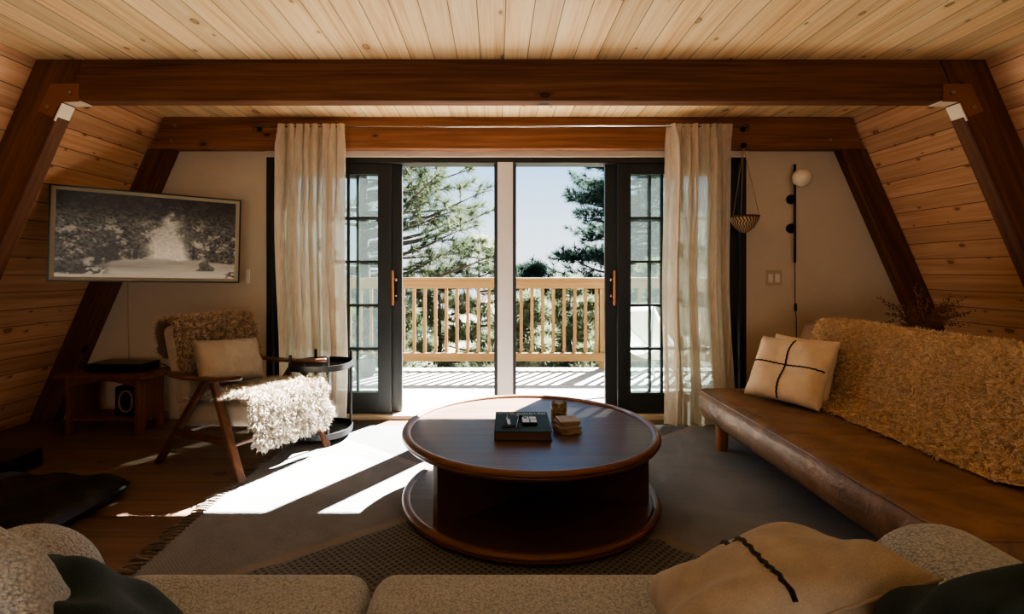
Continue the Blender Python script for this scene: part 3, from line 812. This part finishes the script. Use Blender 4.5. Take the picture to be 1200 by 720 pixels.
# book
bk_ = thing('book', 'large dark green hardcover book lying on the coffee table', 'book', (.129, 2.585, ZT+.0008), rz=R(-1.0))
m_book = fabric('dark green book cloth', (34, 54, 46), (46, 68, 58), 400, .15, .6, 0)
mb = MB().box(-.137, .137, -.172, .172, 0, .004).box(-.137, .137, -.172, .172, .042, .046).box(-.137, -.132, -.172, .172, 0, .046)
mb.build('cover', m_book, bk_, bevel=.0015)
mp = M('page edges'); sp_ = mp.n('SeparateXYZ', None, Vector=mp.co()).outputs
m_pages = mp.done(mp.bsdf(mp.mix(mp.math('FRACT', mp.math('MULTIPLY', sp_[2], 420)), L((84, 62, 52)), L((108, 84, 70))), .8))
MB().box(-.132, .131, -.167, .167, .004, .042).build('pages', m_pages, bk_)
def text(body, size, loc, mat, parent, name, width=None, rot=(0, 0, 0)):
    cu = bpy.data.curves.new(name, 'FONT'); cu.body = body; cu.size = size; cu.align_x = 'CENTER'; cu.extrude = .0002
    if width: cu.space_character = width
    ob = bpy.data.objects.new('tmp', cu); C.objects.link(ob)
    bpy.context.view_layer.update()
    me = bpy.data.meshes.new_from_object(ob.evaluated_get(bpy.context.evaluated_depsgraph_get()))
    bpy.data.objects.remove(ob); me.materials.clear(); me.materials.append(mat)
    o_ = bpy.data.objects.new(name, me); C.objects.link(o_); o_.parent = parent; o_.location = loc; o_.rotation_euler = rot
    return o_
m_gold = plain('pale foil lettering', (206, 200, 180), .4, .2)
text('WILD KINDLED', .033, (.0, .124, .0466), m_gold, bk_, 'title_lettering', 1.15)
mb = MB()
for i in range(14): mb.box(-.06+i*.0085, -.06+i*.0085+.0055, .106, .1095, .0461, .0466)
mb.build('subtitle_marks', m_gold, bk_)
ZB = ZT+.0008+.046
# wick trimmer and snuffer on the book
t = thing('wick_trimmer', 'black scissor-like wick trimmer lying at the left of the green book', 'wick trimmer', (.06, 2.55, ZB+.004), rz=R(4))
MB().tube([(.0, -.03, .002), (-.004, .06, .004), (.004, .085, .008)], [.004, .0035, .002], 8).build('blade', m_chrome, t, smooth=True)
MB().bar((-.002, -.055, .003), (0, .035, .004), .016, .006).build('arm', m_chrome, t, bevel=.001)
for sx in (-1, 1):
    MB().tube([(sx*.024+.018*math.cos(q), -.075+.014*math.sin(q), .002) for q in np.linspace(0, 2*PI, 22, endpoint=False)], .003, 8, closed=True).build('finger_loop', m_blackmetal, t, smooth=True)
MB().tube([(-.015, -.075, .002), (.015, -.075, .002)], .004, 8).build('hinge', m_blackmetal, t); MB().box(-.012, .012, .036, .046, 0, .008).build('blade_box', m_blackmetal, t)
t = thing('candle_snuffer', 'slim black candle snuffer lying beside the wick trimmer on the book', 'candle snuffer', (.105, 2.56, ZB+.004), rz=R(-3))
MB().tube(smooth_path([(-.006, -.105, .002), (.0, .0, .002), (.004, .075, .003), (-.012, .10, .007), (-.03, .082, .010)], 20), .0022, 8).build('wire_handle', m_chrome, t, smooth=True)
MB().lathe([(.012, 0), (.010, .012), (.004, .022), (1e-7, .024)], 16, fn=lambda x, y, z: (.016+x, .055+z-.012, .009+y)).build('bell', m_blackmetal, t, smooth=True)
t = thing('matchbox', 'black box with pale printed top lying on the middle of the green book', 'matchbox', (.163, 2.56, ZB+.0005), rz=R(0))
MB().box(-.037, .037, -.052, .052, 0, .014).build('sleeve', m_blackplastic, t, bevel=.001)
mb = MB()
for bx in ((-.034, -.002, -.048, .048), (.003, .034, .008, .048), (.005, .034, -.048, -.002)):
    mb.box(bx[0], bx[1], bx[2], bx[3], .0142, .0147)
mb.build('pale_print', plain('pale print', (206, 212, 208), .5), t)
mb = MB().prism([(-.029, .012), (-.010, .012), (-.010, .036), (-.013, .043), (-.026, .043), (-.029, .036)], .0148, .0152, XY)
mb.build('dark_print', m_blackplastic, t)
# coasters
c0 = None; zc_ = ZT+.0006
lab = ['wooden coaster at the bottom of the stack on the coffee table', 'second wooden coaster from the bottom of the stack',
       'middle wooden coaster of the stack on the coffee table', 'second wooden coaster from the top of the stack', 'wooden coaster on top of the stack beside the amber glass']
for i, (dx, dy, rz) in enumerate(((.003, -.004, 24), (.002, .004, 38), (-.006, .001, 12), (-.003, .006, 28), (.004, .003, 6))):
    if c0 is None:
        c0 = MB().box(-.052, .052, -.052, .052, 0, .0125).build('coaster', m_coaster, bevel=.003)
        o = c0
    else:
        o = c0.copy(); C.objects.link(o)
    o.location = (.352+dx, 2.565+dy, zc_); o.rotation_euler = (0, 0, R(rz)); zc_ += .0129
    tag(o, lab[i], 'coaster', 'wooden coasters in a stack')
t = thing('candle_glass', 'amber glass candle jar standing behind the coasters', 'candle jar', (.338, 2.78, ZT+.0008))
MB().lathe([(1e-7, 0), (.040, 0), (.043, .004), (.043, .09), (.0415, .092), (.039, .09), (.039, .008), (1e-7, .007)], 32).build('jar', m_amber, t, smooth=True)
MB().lathe([(1e-7, .0085), (.0385, .0085), (.0385, .045), (1e-7, .043)], 28).build('wax', m_wax, t, smooth=True)
MB().tube([(0, 0, .043), (.002, 0, .058)], .0012, 6).build('wick', m_cable, t)

# ------------------------------------------------------------------ leather sofa
ls = thing('leather_sofa', 'armless tan leather sofa along the right wall', 'sofa', (1.75, 2.5, 0))
X0 = 1.35-1.75; Y0, Y1 = 1.50-2.5, 3.47-2.5
poly = []
rad = .10
x1 = 2.12-1.75
for cx_, cy_, a0 in ((X0+rad, Y0+rad, PI), (x1-rad, Y0+rad, 1.5*PI), (x1-rad, Y1-rad*.6, 0), (X0+rad*.6, Y1-rad*.6, .5*PI)):
    r_ = rad if cy_ < 0 else rad*.6
    for q in np.linspace(0, PI/2, 7): poly.append((cx_+r_*math.cos(a0+q), cy_+r_*math.sin(a0+q)))
# seat body: stacked rounded outlines give a soft leather slab
def slab(poly, levels):
    mb = MB(); n = len(poly); vs = []; fs = []
    for ins, z in levels:
        for x, y in poly:
            cxp, cyp = (X0+x1)/2, (Y0+Y1)/2
            ln = math.hypot(x-cxp, y-cyp)
            vs.append((x-(x-cxp)/abs(x1-X0)*2*ins, y-(1 if y > cyp else -1)*min(abs(y-cyp), ins), z))
    for k in range(len(levels)-1):
        for j in range(n): fs.append((k*n+j, k*n+(j+1) % n, (k+1)*n+(j+1) % n, (k+1)*n+j))
    fs.append(tuple(range(n-1, -1, -1)))
    b = (len(levels)-1)*n
    mb.add(vs, fs); return mb, b, n
lv = [(.05, .205), (.018, .212), (.004, .235), (.0, .28), (.0, .34), (.006, .365), (.02, .382)]
mb, b, n = slab(poly, lv); mb.f.append(tuple(b+j for j in range(n)))
mb.build('seat_base', m_leather, ls, smooth=True)
# top panel with soft quilting creases
def top(a, b_):
    x = X0+.022+(x1-X0-.044)*a; y = Y0+.022+(Y1-Y0-.044)*b_
    ed = min(a, 1-a)*(x1-X0); ey = min(b_, 1-b_)*(Y1-Y0); e = min(1, min(ed, ey)/.05)
    z = .380+.014*math.sqrt(max(0, e))
    for yc in (-.62, -.02, .50):
        z -= .010*math.exp(-((y-yc-.03*math.sin(x*9))/.028)**2)*e
    z += .003*math.sin(y*23+x*11)*math.sin(x*17)*e
    # round the plan corners
    for cx_, cy_ in ((X0+rad, Y0+rad), (X0+rad, Y1-rad)):
        if x < cx_ and ((cy_ < 0 and y < cy_) or (cy_ > 0 and y > cy_)):
            d = math.hypot(x-cx_, y-cy_)
            if d > rad-.022: k = (rad-.022)/d; x = cx_+(x-cx_)*k; y = cy_+(y-cy_)*k
    return (x, y, z)
MB().grid(50, 120, top).build('seat_panel', m_leather, ls, smooth=True)
pp = [(x-(x-(X0+x1)/2)/abs(x1-X0)*2*.012, y-(1 if y > 0 else -1)*.012, .378) for x, y in poly]
MB().tube(pp, .006, 8, closed=True).build('piping', m_leather, ls, smooth=True)
lean = math.atan2(.16, .47)
MB().box(-.0, .13, Y0+.02, Y1+.06, -.03, .50).build('backrest', m_leather, ls, bevel=.045, seg=5, loc=(1.955-1.75, 0, .37), rot=(0, lean, 0))
for x, y in ((1.47-1.75, 3.34-2.5), (1.47-1.75, 1.72-2.5), (2.02-1.75, 3.34-2.5), (2.02-1.75, 1.72-2.5)):
    MB().lathe([(.030, 0), (.036, .005), (.038, .215)], 20, c=(x, y, 0)).build('leg', m_legwood, ls, smooth=True)
th = thing('sheepskin_throw', 'long golden tan shaggy fleece covering the leather sofa back', 'throw', (1.75, 2.5, 0))
def bp(along, out):     # point on the leaning backrest: distance up from the seat, distance in front of it
    return (1.955-1.75+math.sin(lean)*along-math.cos(lean)*out, .37+math.cos(lean)*along+math.sin(lean)*out)
prof = [bp(.30, -.150), bp(.44, -.150), bp(.505, -.125), bp(.522, -.065), bp(.505, -.005), bp(.43, .012), bp(.25, .014), bp(.12, .022), (1.955-1.75-.035, .430), (1.90-1.75-.02, .408), (1.82-1.75, .402)]
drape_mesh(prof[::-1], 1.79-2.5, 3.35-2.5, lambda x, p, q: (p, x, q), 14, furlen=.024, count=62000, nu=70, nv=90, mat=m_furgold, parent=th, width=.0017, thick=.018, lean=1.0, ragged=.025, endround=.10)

def place_pillow(name, label, mat, w, h, t_, bottom_mid, right, leanvec, seed, cross=None, wr=.006, side=-1, seam=False):
    """pillow standing on its bottom edge: right = direction of the edge, leanvec = direction of the height"""
    x = Vector(right).normalized(); z = Vector(leanvec).normalized(); z = (z-x*z.dot(x)).normalized(); y = z.cross(x)
    m3 = Matrix((x, y, z)).transposed()
    pos = Vector(bottom_mid)+z*h/2
    e = m3.to_euler()
    o = thing(name, label, 'pillow', pos, rot=e)
    f, c = pillow('cover', o, mat, w, h, t_, seed, wr)
    if seam:
        q = np.linspace(-1, 1, 30)
        ring = [f(a, -1, 1) for a in q]+[f(1, a, 1) for a in q[1:]]+[f(a, 1, 1) for a in -q[1:]]+[f(-1, a, 1) for a in -q[1:-1]]
        MB().tube(ring, .0035, 6, closed=True).build('seam', mat, c, smooth=True)
    if cross:
        for kind in cross:
            pts = []
            for q in np.linspace(-.97, .97, 46):
                p = f(q, cross[kind], side) if kind == 'h' else f(cross[kind], q, side)
                n2 = .0022*math.sin(q*50)
                pts.append((p[0]+(n2 if kind == 'v' else 0), p[1]+side*.002, p[2]+(n2 if kind == 'h' else 0)))
            MB().tube(pts, [.0036+.0016*abs(math.sin(i*1.9)) for i in range(len(pts))], 6).build('stitched_line', m_stitch, c, smooth=True)
    return o
ZS = .395
place_pillow('throw_pillow', 'plain warm linen pillow tucked behind the stitched pillow on the leather sofa', m_linenwarm, .44, .38, .11, (1.80, 3.115, ZS+.01), (.17, -.47, 0), (.30, .10, 1), 5)
place_pillow('throw_pillow', 'beige pillow with a black stitched cross on the leather sofa', m_linenwarm, .47, .40, .13, (1.655, 3.00, ZS+.012), (.22, -.44, .0), (.40, .22, .88), 8, {'h': .08, 'v': .0})

# ------------------------------------------------------------------ boucle sofa in the foreground
bs = thing('boucle_sofa', 'grey boucle sofa with rounded arms along the bottom of the picture', 'sofa', (-.03, .70, 0))
MB().box(-.86, .86, -.42, .49, .08, .30).build('base', m_boucle, bs, bevel=.05, seg=4)
def cushion(x0, x1, seed):
    r = random.Random(seed); ph = r.uniform(0, 6)
    o = MB().box(x0, x1, -.20, .535, .285, .463).build('seat_cushion', m_boucle, bs, bevel=.055, seg=6)
    return o
cushion(-.86, -.262, 1); cushion(-.258, .86, 2)
def arm(x0, x1):
    hw = (x1-x0)/2; cxx = (x0+x1)/2
    MBB = MB(); n = 24; ny = 26; vs = []; fs = []
    pr = [(-hw, .06), (-hw, .40)]+[(hw*-math.cos(q), .46+.147*math.sin(q)) for q in np.linspace(0, PI, 17)]+[(hw, .40), (hw, .06)]
    k = len(pr)
    ys = [-.48]+list(np.linspace(-.30, .42, 10))+[.42+.13*math.sin(q) for q in np.linspace(.15, PI/2, 9)]
    sc_ = [1]*11+[math.cos(q)**.6 for q in np.linspace(.15, PI/2, 9)]
    sc_[-1] = .02
    for y, s_ in zip(ys, sc_):
        for x, z in pr:
            vs.append((cxx+x*(.12+.88*s_), y, .30+(z-.30)*(.25+.75*s_)))
    for i in range(len(ys)-1):
        for j in range(k-1): fs.append((i*k+j, i*k+j+1, (i+1)*k+j+1, (i+1)*k+j))
        fs.append((i*k+k-1, i*k, (i+1)*k, (i+1)*k+k-1))
    fs += [tuple(range(k)), tuple((len(ys)-1)*k+j for j in range(k))]
    MBB.add(vs, fs).build('arm', m_boucle, bs, smooth=True)
arm(-1.16, -.865); arm(.865, 1.16)
MB().box(-1.12, 1.12, -.70, -.44, .06, .62).build('backrest', m_boucle, bs, bevel=.09, seg=6)
for x in (-1.0, 1.0):
    for y in (-.55, .35): MB().lathe([(.025, 0), (.03, .085)], 14, c=(x, y, 0)).build('leg', m_chairwood, bs, smooth=True)
place_pillow('throw_pillow', 'beige linen pillow with one black stripe on the right of the boucle sofa', m_linen, .43, .42, .16, (.545, 1.185, .466), (.48, .0, .17), (-.20, -.85, .31), 21, {'v': .0}, .009, 1, True)
place_pillow('throw_pillow', 'dark green velvet pillow in the bottom right corner', m_green, .54, .40, .17, (.80, .84, .49), (.5, .03, .0), (.0, -.60, .70), 23, None, .010)
place_pillow('throw_pillow', 'dark green velvet pillow beside the boucle pillow on the left', m_green, .42, .38, .16, (-.76, 1.03, .46), (.40, -.10, -.08), (.0, -.75, .50), 25, None, .008)
place_pillow('throw_pillow', 'grey boucle pillow in the bottom left corner', m_boucle, .46, .44, .18, (-.98, .98, .47), (.40, -.05, -.25), (.0, -.45, .80), 27, None, .006)

# ------------------------------------------------------------------ black things on the floor at left
bl = thing('floor_cushion', 'black leather floor cushion lying on the boards at left', 'floor cushion', (-2.37, 2.36, 0), rz=R(-2))
def fc(a, b):
    u_, v_ = a*2-1, b*2-1
    su = math.copysign(abs(u_)**.8, u_)
    return su, v_
def fcup(side):
    def g(a, b):
        u_, v_ = a*2-1, b*2-1
        e = max(0, 1-u_**8)**.5*max(0, 1-v_**8)**.5
        sq = .012*math.sin(u_*11)*math.sin(v_*9)
        k = 1-.04*(1-e)
        return (.46*u_*(1-.10*v_**6*.5), .38*v_*(1-.08*u_**6), .062+side*(.058*e+(sq*e if side > 0 else 0)))
    return g
mb = MB().grid(40, 40, fcup(1)); mb.grid(40, 40, fcup(-1)); mb.build('cushion_body', m_blackleather, bl, smooth=True)
tag(MB().box(-.35, .35, -.18, .18, 0, .105).build('storage_box', m_blackplastic, loc=(-3.10, 2.92, 0), rot=(0, 0, R(2)), bevel=.01), 'low black box on the floor at the left edge behind the black cushion', 'box')

# ------------------------------------------------------------------ wall light, switch, hanging bowl, vase
t = thing('wall_light', 'black rod wall light with a white glass globe on the back wall', 'wall light', (2.342, YW, 1.63))
MB().tube([(0, -.06, .386), (0, -.06, -.386)], .009, 12).build('rod', m_blackmetal, t, smooth=True)
for z in (.118, -.114):
    mb = MB().lathe([(.038, 0), (.038, .012), (.034, .016)], 28, fn=lambda a, b, c: (a, -c, z+b))
    mb.tube([(0, -.012, z), (0, -.06, z)], .007, 10)
    mb.build('mounting_disc', m_blackmetal, t, smooth=False)
MB().lathe([(.026, 0), (.026, .03), (.01, .034)], 18, fn=lambda a, b, c: (a, -.062-c*.6, .268+b)).build('lamp_holder', m_blackmetal, t, smooth=True)
MB().sphere((0.012, -.135, .268), .070, 18).build('globe', m_globe, t, smooth=True)
MB().tube(smooth_path([(0, -.06, -.386), (.004, -.055, -.50), (.012, -.04, -.64), (.022, -.03, -.72)], 20), .003, 6).build('cord', m_cable, t, smooth=True)
MB().lathe([(.004, -.035), (.010, -.025), (.011, 0), (.010, .025), (.004, .035)], 12, c=(.023, -.03, -.74)).build('inline_switch', m_blackplastic, t, smooth=True)
MB().tube(smooth_path([(.024, -.03, -.775), (.032, -.025, -.85), (.035, -.02, -1.0), (.035, -.015, -1.3)], 16), .003, 6).build('cord', m_cable, t, smooth=True)
t = thing('light_switch', 'square double light switch plate on the wall left of the wall light', 'light switch', (2.207, YW, 1.122))
MB().box(-.063, .063, -.007, 0, -.060, .060).build('plate', m_beigeplastic, t, bevel=.003)
for x in (-.027, .027):
    MB().box(x-.018, x+.018, -.011, -.006, -.034, .034).build('rocker', m_whiteplastic, t, bevel=.002)
m_bowl = M('carved clay'); spb = m_bowl.n('SeparateXYZ', None, Vector=m_bowl.co()).outputs
ang = m_bowl.math('ARCTAN2', spb[1], spb[0])
zg = m_bowl.math('SINE', m_bowl.math('ADD', m_bowl.math('MULTIPLY', ang, 26), m_bowl.math('MULTIPLY', m_bowl.math('PINGPONG', spb[2], .022), 190)))
lim = m_bowl.rng(spb[2], -.012, -.018, 0, 1)
msk = m_bowl.math('MULTIPLY', m_bowl.rng(zg, .1, .4, 0, 1), lim)
m_bowl = m_bowl.done(m_bowl.bsdf(m_bowl.mix(msk, L((96, 66, 46)), L((206, 176, 140))), .7, 0, m_bowl.bump(msk, .4, .004)))
t = thing('hanging_planter', 'carved clay bowl hanging on strings from the back crossbeam', 'hanging bowl', (1.908, 3.945, 1.602))
MB().lathe([(1e-7, -.132), (.03, -.126), (.07, -.09), (.100, -.035), (.110, 0), (.105, .001), (.094, -.035), (.064, -.085), (1e-7, -.118)], 40).build('bowl', m_bowl, t, smooth=True)
for a_ in (R(-160), R(-30), R(80)):
    MB().tube([(.106*math.cos(a_), .106*math.sin(a_)*.9, -.012), (.106*math.cos(a_), .106*math.sin(a_)*.9, .0), (0, 0.012, .53)], .0028, 6).build('string', m_string, t)
mb = MB().tube([(0, .034, .552), (0, .012, .552)], .006, 8); mb.sphere((0, .008, .545), .022, 10)
mb.build('hook', m_blackmetal, t, smooth=True)

t = thing('vase', 'vase of dried flower stems standing on the floor behind the leather sofa', 'vase', (2.76, 3.32, 0))
MB().lathe([(1e-7, 0), (.10, 0), (.13, .12), (.14, .35), (.11, .6), (.06, .72), (.065, .78), (.05, .78), (.045, .72), (1e-7, .70)], 32).build('body', m_vase, t, smooth=True)
fm = MB(); rr = random.Random(8)
for i in range(46):
    a_ = rr.uniform(-.6, 2.2*PI); ln = rr.uniform(.18, .40); sp2 = rr.uniform(.25, 1.0)
    d = Vector((math.cos(a_)*sp2, math.sin(a_)*sp2*.7, rr.uniform(.35, 1))).normalized()
    if d.x > 0: ln *= .9
    p0 = Vector((0, 0, .74)); pts = [p0, p0+d*ln*.5+Vector((0, 0, .03)), p0+d*ln+Vector((0, 0, -.05*sp2))]
    sp3 = smooth_path(pts, 12)
    fm.tube(sp3, .0018, 5)
    for j in range(5, 12):
        for k in range(4):
            q = Vector(sp3[j])+Vector((rr.gauss(0, .008), rr.gauss(0, .008), rr.gauss(0, .008)))
            fm.sphere(q, rr.uniform(.003, .006), 3)
fm.build('dried_flowers', m_dry, t)

# ------------------------------------------------------------------ outside
struct(MB().box(-5.5, 6.5, YO+.021, 6.34, -.12, -.015).build('deck', m_deck))
def gr(a, b):
    x = -40+80*a; y = 6.4+70*b
    return (x, y, -2.6-1.5*b+.25*math.sin(x*.6)*math.cos(y*.45)+2.2*SS(.15, .8, b)*math.sin(x*.12+.6))
struct(MB().grid(60, 40, gr).build('ground', m_ground, smooth=True))
DR = 6.22
rl = thing('deck_railing', 'wooden deck railing with square balusters beyond the open doors', 'railing', (0, DR, -.015))
MB().box(-5.5, 6.5, -.06, .075, 1.082, 1.116).build('cap_rail', m_rail, rl, bevel=.004)
MB().box(-5.5, 6.5, -.035, .0, .985, 1.082).build('top_rail', m_rail, rl, bevel=.004)
MB().box(-5.5, 6.5, -.035, .0, .105, .205).build('bottom_rail', m_rail, rl, bevel=.004)
k = -27
while k < 34:
    x = -.092+k*.1305-.0
    if not (abs(x-1.30) < .07 or abs(x+2.3) < .07 or abs(x-4.9) < .07):
        MB().box(x-.0185, x+.0185, .0005, .038, .115, 1.08).build('baluster', m_railv, rl, bevel=.002)
    k += 1
for x in (-4.9, -2.3, 1.30, 4.9):
    MB().box(x-.045, x+.045, .0005, .09, .0, 1.081).build('post', m_railv, rl, bevel=.004)

# butterfly chair on the deck
t = thing('deck_chair', 'pale sling chair with thin metal legs on the deck behind the right door', 'chair', (1.60, 5.25, -.015), rz=R(25))
wire = [((-.30, .30, .0), (.30, -.30, .42)), ((.30, .30, .0), (-.30, -.30, .42)), ((-.30, -.28, .0), (.30, .32, .80)), ((.30, -.28, .0), (-.30, .32, .80)),
        ((-.30, .30, .0), (.30, .30, .0)), ((-.30, -.28, 0), (.30, -.28, 0))]
for a_, b_ in wire[:4]:
    MB().tube([a_, b_], .009, 8).build('leg', plain('bright metal', (150, 150, 148), .35, .8), t)
MB().tube([wire[4][0], wire[4][1]], .009, 8).tube([wire[5][0], wire[5][1]], .009, 8).build('floor_bar', plain('bright metal bar', (150, 150, 148), .35, .8), t)
def sling(a, b):
    x = (a*2-1)*.33; s_ = b
    y = -.32+.66*s_; z = .44+.36*s_**1.3-.26*math.sin(PI*s_)**1.0*(1-.35*(a*2-1)**2)
    return (x, y, z)
MB().grid(20, 24, sling).build('sling', plain('canvas sling', (214, 210, 200), .8), t, smooth=True, solid=.006)
t = thing('planter_pot', 'dark round planter standing on the deck behind the left door', 'planter', (-1.50, 5.85, -.015))
MB().lathe([(1e-7, 0), (.09, 0), (.125, .10), (.13, .20), (.12, .22), (.11, .20), (1e-7, .18)], 24).build('pot', plain('dark glazed pot', (70, 70, 66), .5), t, smooth=True)

def tuft(V, F, c, d, ln, n, rng, w=.006, spread=.8):
    d = np.array(d)/np.linalg.norm(d)
    dirs = d+rng.normal(0, spread, (n, 3)); dirs /= np.linalg.norm(dirs, axis=1, keepdims=True)
    st = np.array(c)+d*rng.uniform(-.5, .3, (n, 1))*ln*.5
    tip = st+dirs*ln*rng.uniform(.7, 1.15, (n, 1))
    sd = np.cross(dirs, rng.normal(0, 1, (n, 3))); sd = sd/np.maximum(1e-6, np.linalg.norm(sd, axis=1, keepdims=True))*w
    b = sum(len(q) for q in V)
    V.append(np.stack([st-sd, st+sd, tip], 1).reshape(-1, 3))
    i = np.arange(n)*3+b
    F.append(np.stack([i, i+1, i+2], 1))
def mesh_np(name, V, F, mat, parent):
    V = np.concatenate(V); F = np.concatenate(F)
    me = bpy.data.meshes.new(name)
    me.vertices.add(len(V)); me.vertices.foreach_set('co', V.astype(np.float32).ravel())
    me.loops.add(F.size); me.loops.foreach_set('vertex_index', F.astype(np.int32).ravel())
    me.polygons.add(len(F)); me.polygons.foreach_set('loop_start', np.arange(0, F.size, 3, dtype=np.int32)); me.polygons.foreach_set('loop_total', np.full(len(F), 3, np.int32))
    me.update(calc_edges=True); me.materials.append(mat)
    o = bpy.data.objects.new(name, me); C.objects.link(o); o.parent = parent
    return o

def pine(label, loc, height, crown0, spread, nb, seed, mat, ln=.2, nt=26, w=.006, side=None, gap=1.0, droop=.0, cat='tree', group=None, trunk_r=.14, name='pine_tree', spr=.75):
    """conifer: trunk, whorled limbs with twigs, needle tufts at the twigs"""
    rng = np.random.RandomState(seed)
    t = thing(name, label, cat, loc, group=group)
    MB().tube([(0, 0, -.3), (.03, 0, height*.4), (0, .03, height)], [trunk_r, trunk_r*.7, trunk_r*.12], 10).build('trunk', m_bark, t, smooth=True)
    limbs = MB(); V = []; F = []
    for i in range(nb):
        hf = crown0+(1-crown0)*(i+rng.uniform(0, 1))/nb
        z = height*min(hf, .985)
        a_ = rng.uniform(0, 2*PI)
        if side is not None and rng.rand() < .6: a_ = side+rng.normal(0, .5)
        R_ = spread*(1-(hf-crown0)/(1-crown0))**.75*rng.uniform(.7, 1.1)+.12
        d = np.array([math.cos(a_), math.sin(a_), 0])
        up = rng.uniform(-.05, .35)-droop
        p0 = np.array([0, 0, z]); p1 = p0+d*R_*.5+[0, 0, R_*up*.25]; p2 = p0+d*R_+[0, 0, R_*up*.8]
        sp_ = smooth_path([p0, p1, p2], 9)
        limbs.tube(sp_, list(np.linspace(.012+.02*R_, .005, 9)), 5)
        for j in range(3, 9):
            for k in range(2):
                if rng.rand() > gap: continue
                sd = np.array([-d[1], d[0], 0])*(1 if k else -1)
                dd = d*.5+sd*rng.uniform(.3, 1.0)+[0, 0, rng.uniform(0, .7)]
                tl = R_*.26*rng.uniform(.5, 1.2)*(1.15-.5*j/8)
                e = sp_[j]+dd*tl
                limbs.tube([sp_[j], e], [.006, .003], 4)
                tuft(V, F, e, dd, ln, nt, rng, w, spr)
                if tl > ln*.9: tuft(V, F, sp_[j]+dd*tl*.5, dd, ln, nt//2, rng, w, spr)
        tuft(V, F, p2, d+[0, 0, .4], ln, nt, rng, w, spr)
    limbs.build('limbs', m_bark, t)
    mesh_np('needles', V, F, mat, t)
    return t
pine('tall pine with open needle branches left of the doorway, beyond the railing', (-2.35, 9.0, -2.7), 8.2, .42, 2.4, 60, 41, m_needle, .23, 46, .0055, side=0.0, gap=.78, droop=-.08, trunk_r=.16)
pine('dark green fir rising behind the right door stile, beyond the railing', (3.75, 15.0, -3.0), 9.3, .22, 2.75, 190, 43, m_needledark, .24, 28, .010, gap=1.0, droop=.05, trunk_r=.18, spr=.8)
pine('young pine with its tip just above the railing at the white door post', (-.35, 10.0, -2.9), 4.75, .25, 1.3, 60, 47, m_shrub, .18, 34, .006, gap=.95, trunk_r=.09)
bush = [(-4.3, 8.6, 4.3, 51), (-3.1, 9.6, 4.4, 52), (-1.75, 8.2, 4.1, 53), (-1.1, 9.8, 4.35, 54), (.45, 8.4, 3.95, 55), (1.35, 9.4, 4.2, 56), (2.1, 8.3, 4.1, 57), (2.9, 9.4, 4.5, 58), (4.0, 8.6, 4.4, 59), (5.2, 9.6, 4.7, 60)]
bl_ = ['far left beyond the railing, seen through the left door panes', 'left of the tall pine, behind the railing', 'behind the railing under the tall pine', 'behind the railing left of the white door post',
       'behind the railing just right of the white door post', 'behind the middle of the right opening railing', 'behind the railing at the right opening edge', 'behind the right door stile beyond the railing', 'behind the right glazed door beyond the railing', 'far right behind the right curtain beyond the railing']
for (x, y, h, sd), lb in zip(bush, bl_):
    pine('bushy young pine '+lb, (x, y, -2.9), h-.25, .12, 1.25, 62, sd, m_shrub, .19, 30, .009, gap=1.0, trunk_r=.08, group='young pines beyond the railing', name='young_pine', spr=.9)
pine('distant dark pine stand seen low between the balusters', (.9, 13.0, -3.3), 4.6, .1, 2.3, 110, 71, m_needledark, .28, 24, .012, trunk_r=.15)
pine('distant dark pine behind the young pines at left', (-3.2, 13.5, -3.3), 4.9, .1, 2.4, 110, 72, m_needledark, .28, 24, .012, trunk_r=.15)

# ------------------------------------------------------------------ light
w = bpy.data.worlds.new('sky'); bpy.context.scene.world = w; w.use_nodes = True
nt = w.node_tree; nt.nodes.clear()
tc = nt.nodes.new('ShaderNodeTexCoord'); sx = nt.nodes.new('ShaderNodeSeparateXYZ'); rp = nt.nodes.new('ShaderNodeValToRGB'); bg = nt.nodes.new('ShaderNodeBackground'); wo = nt.nodes.new('ShaderNodeOutputWorld')
nt.links.new(tc.outputs['Generated'], sx.inputs[0]); nt.links.new(sx.outputs[2], rp.inputs[0]); nt.links.new(rp.outputs[0], bg.inputs[0]); nt.links.new(bg.outputs[0], wo.inputs[0])
e = rp.color_ramp.elements
e[0].position = 0.0; e[0].color = L((234, 243, 245)); e[1].position = .30; e[1].color = L((105, 178, 232))
x_ = e.new(.9); x_.color = L((105, 155, 205))
bg.inputs[1].default_value = 1.4
sun = bpy.data.lights.new('sun', 'SUN'); sun.energy = 105; sun.angle = R(.55); sun.color = (1, .975, .93)
so = bpy.data.objects.new('sun', sun); C.objects.link(so)
dirv = Vector((-.625, -1, -1.15)); so.rotation_euler = dirv.to_track_quat('-Z', 'Y').to_euler()
def area(name, loc, target, sx_, sy_, power, col):
    l = bpy.data.lights.new(name, 'AREA'); l.shape = 'RECTANGLE'; l.size = sx_; l.size_y = sy_; l.energy = power; l.color = col
    o = bpy.data.objects.new(name, l); C.objects.link(o); o.location = loc
    o.rotation_euler = (Vector(target)-Vector(loc)).to_track_quat('-Z', 'Y').to_euler()
area('rear fill light', (.2, -2.3, .8), (0, 1.8, 2.6), 3.2, 1.2, 32, (1, .94, .85))  # added fill lamp behind the camera; the rear wall has no window

# ------------------------------------------------------------------ camera
cam = bpy.data.cameras.new('camera'); co_ = bpy.data.objects.new('camera', cam); C.objects.link(co_)
co_.location = (0, 0, 1.17); co_.rotation_euler = (R(90), 0, 0)
cam.sensor_width = 36; cam.lens = 18.0; cam.shift_x = .015; cam.shift_y = -.0342; cam.clip_start = .02
sc = bpy.context.scene; sc.camera = co_
sc.view_settings.view_transform = 'AgX'
try: sc.view_settings.look = 'AgX - Medium High Contrast'
except Exception: pass
sc.view_settings.exposure = 0.66
sc.cycles.max_bounces = 10; sc.cycles.diffuse_bounces = 6; sc.cycles.transparent_max_bounces = 24
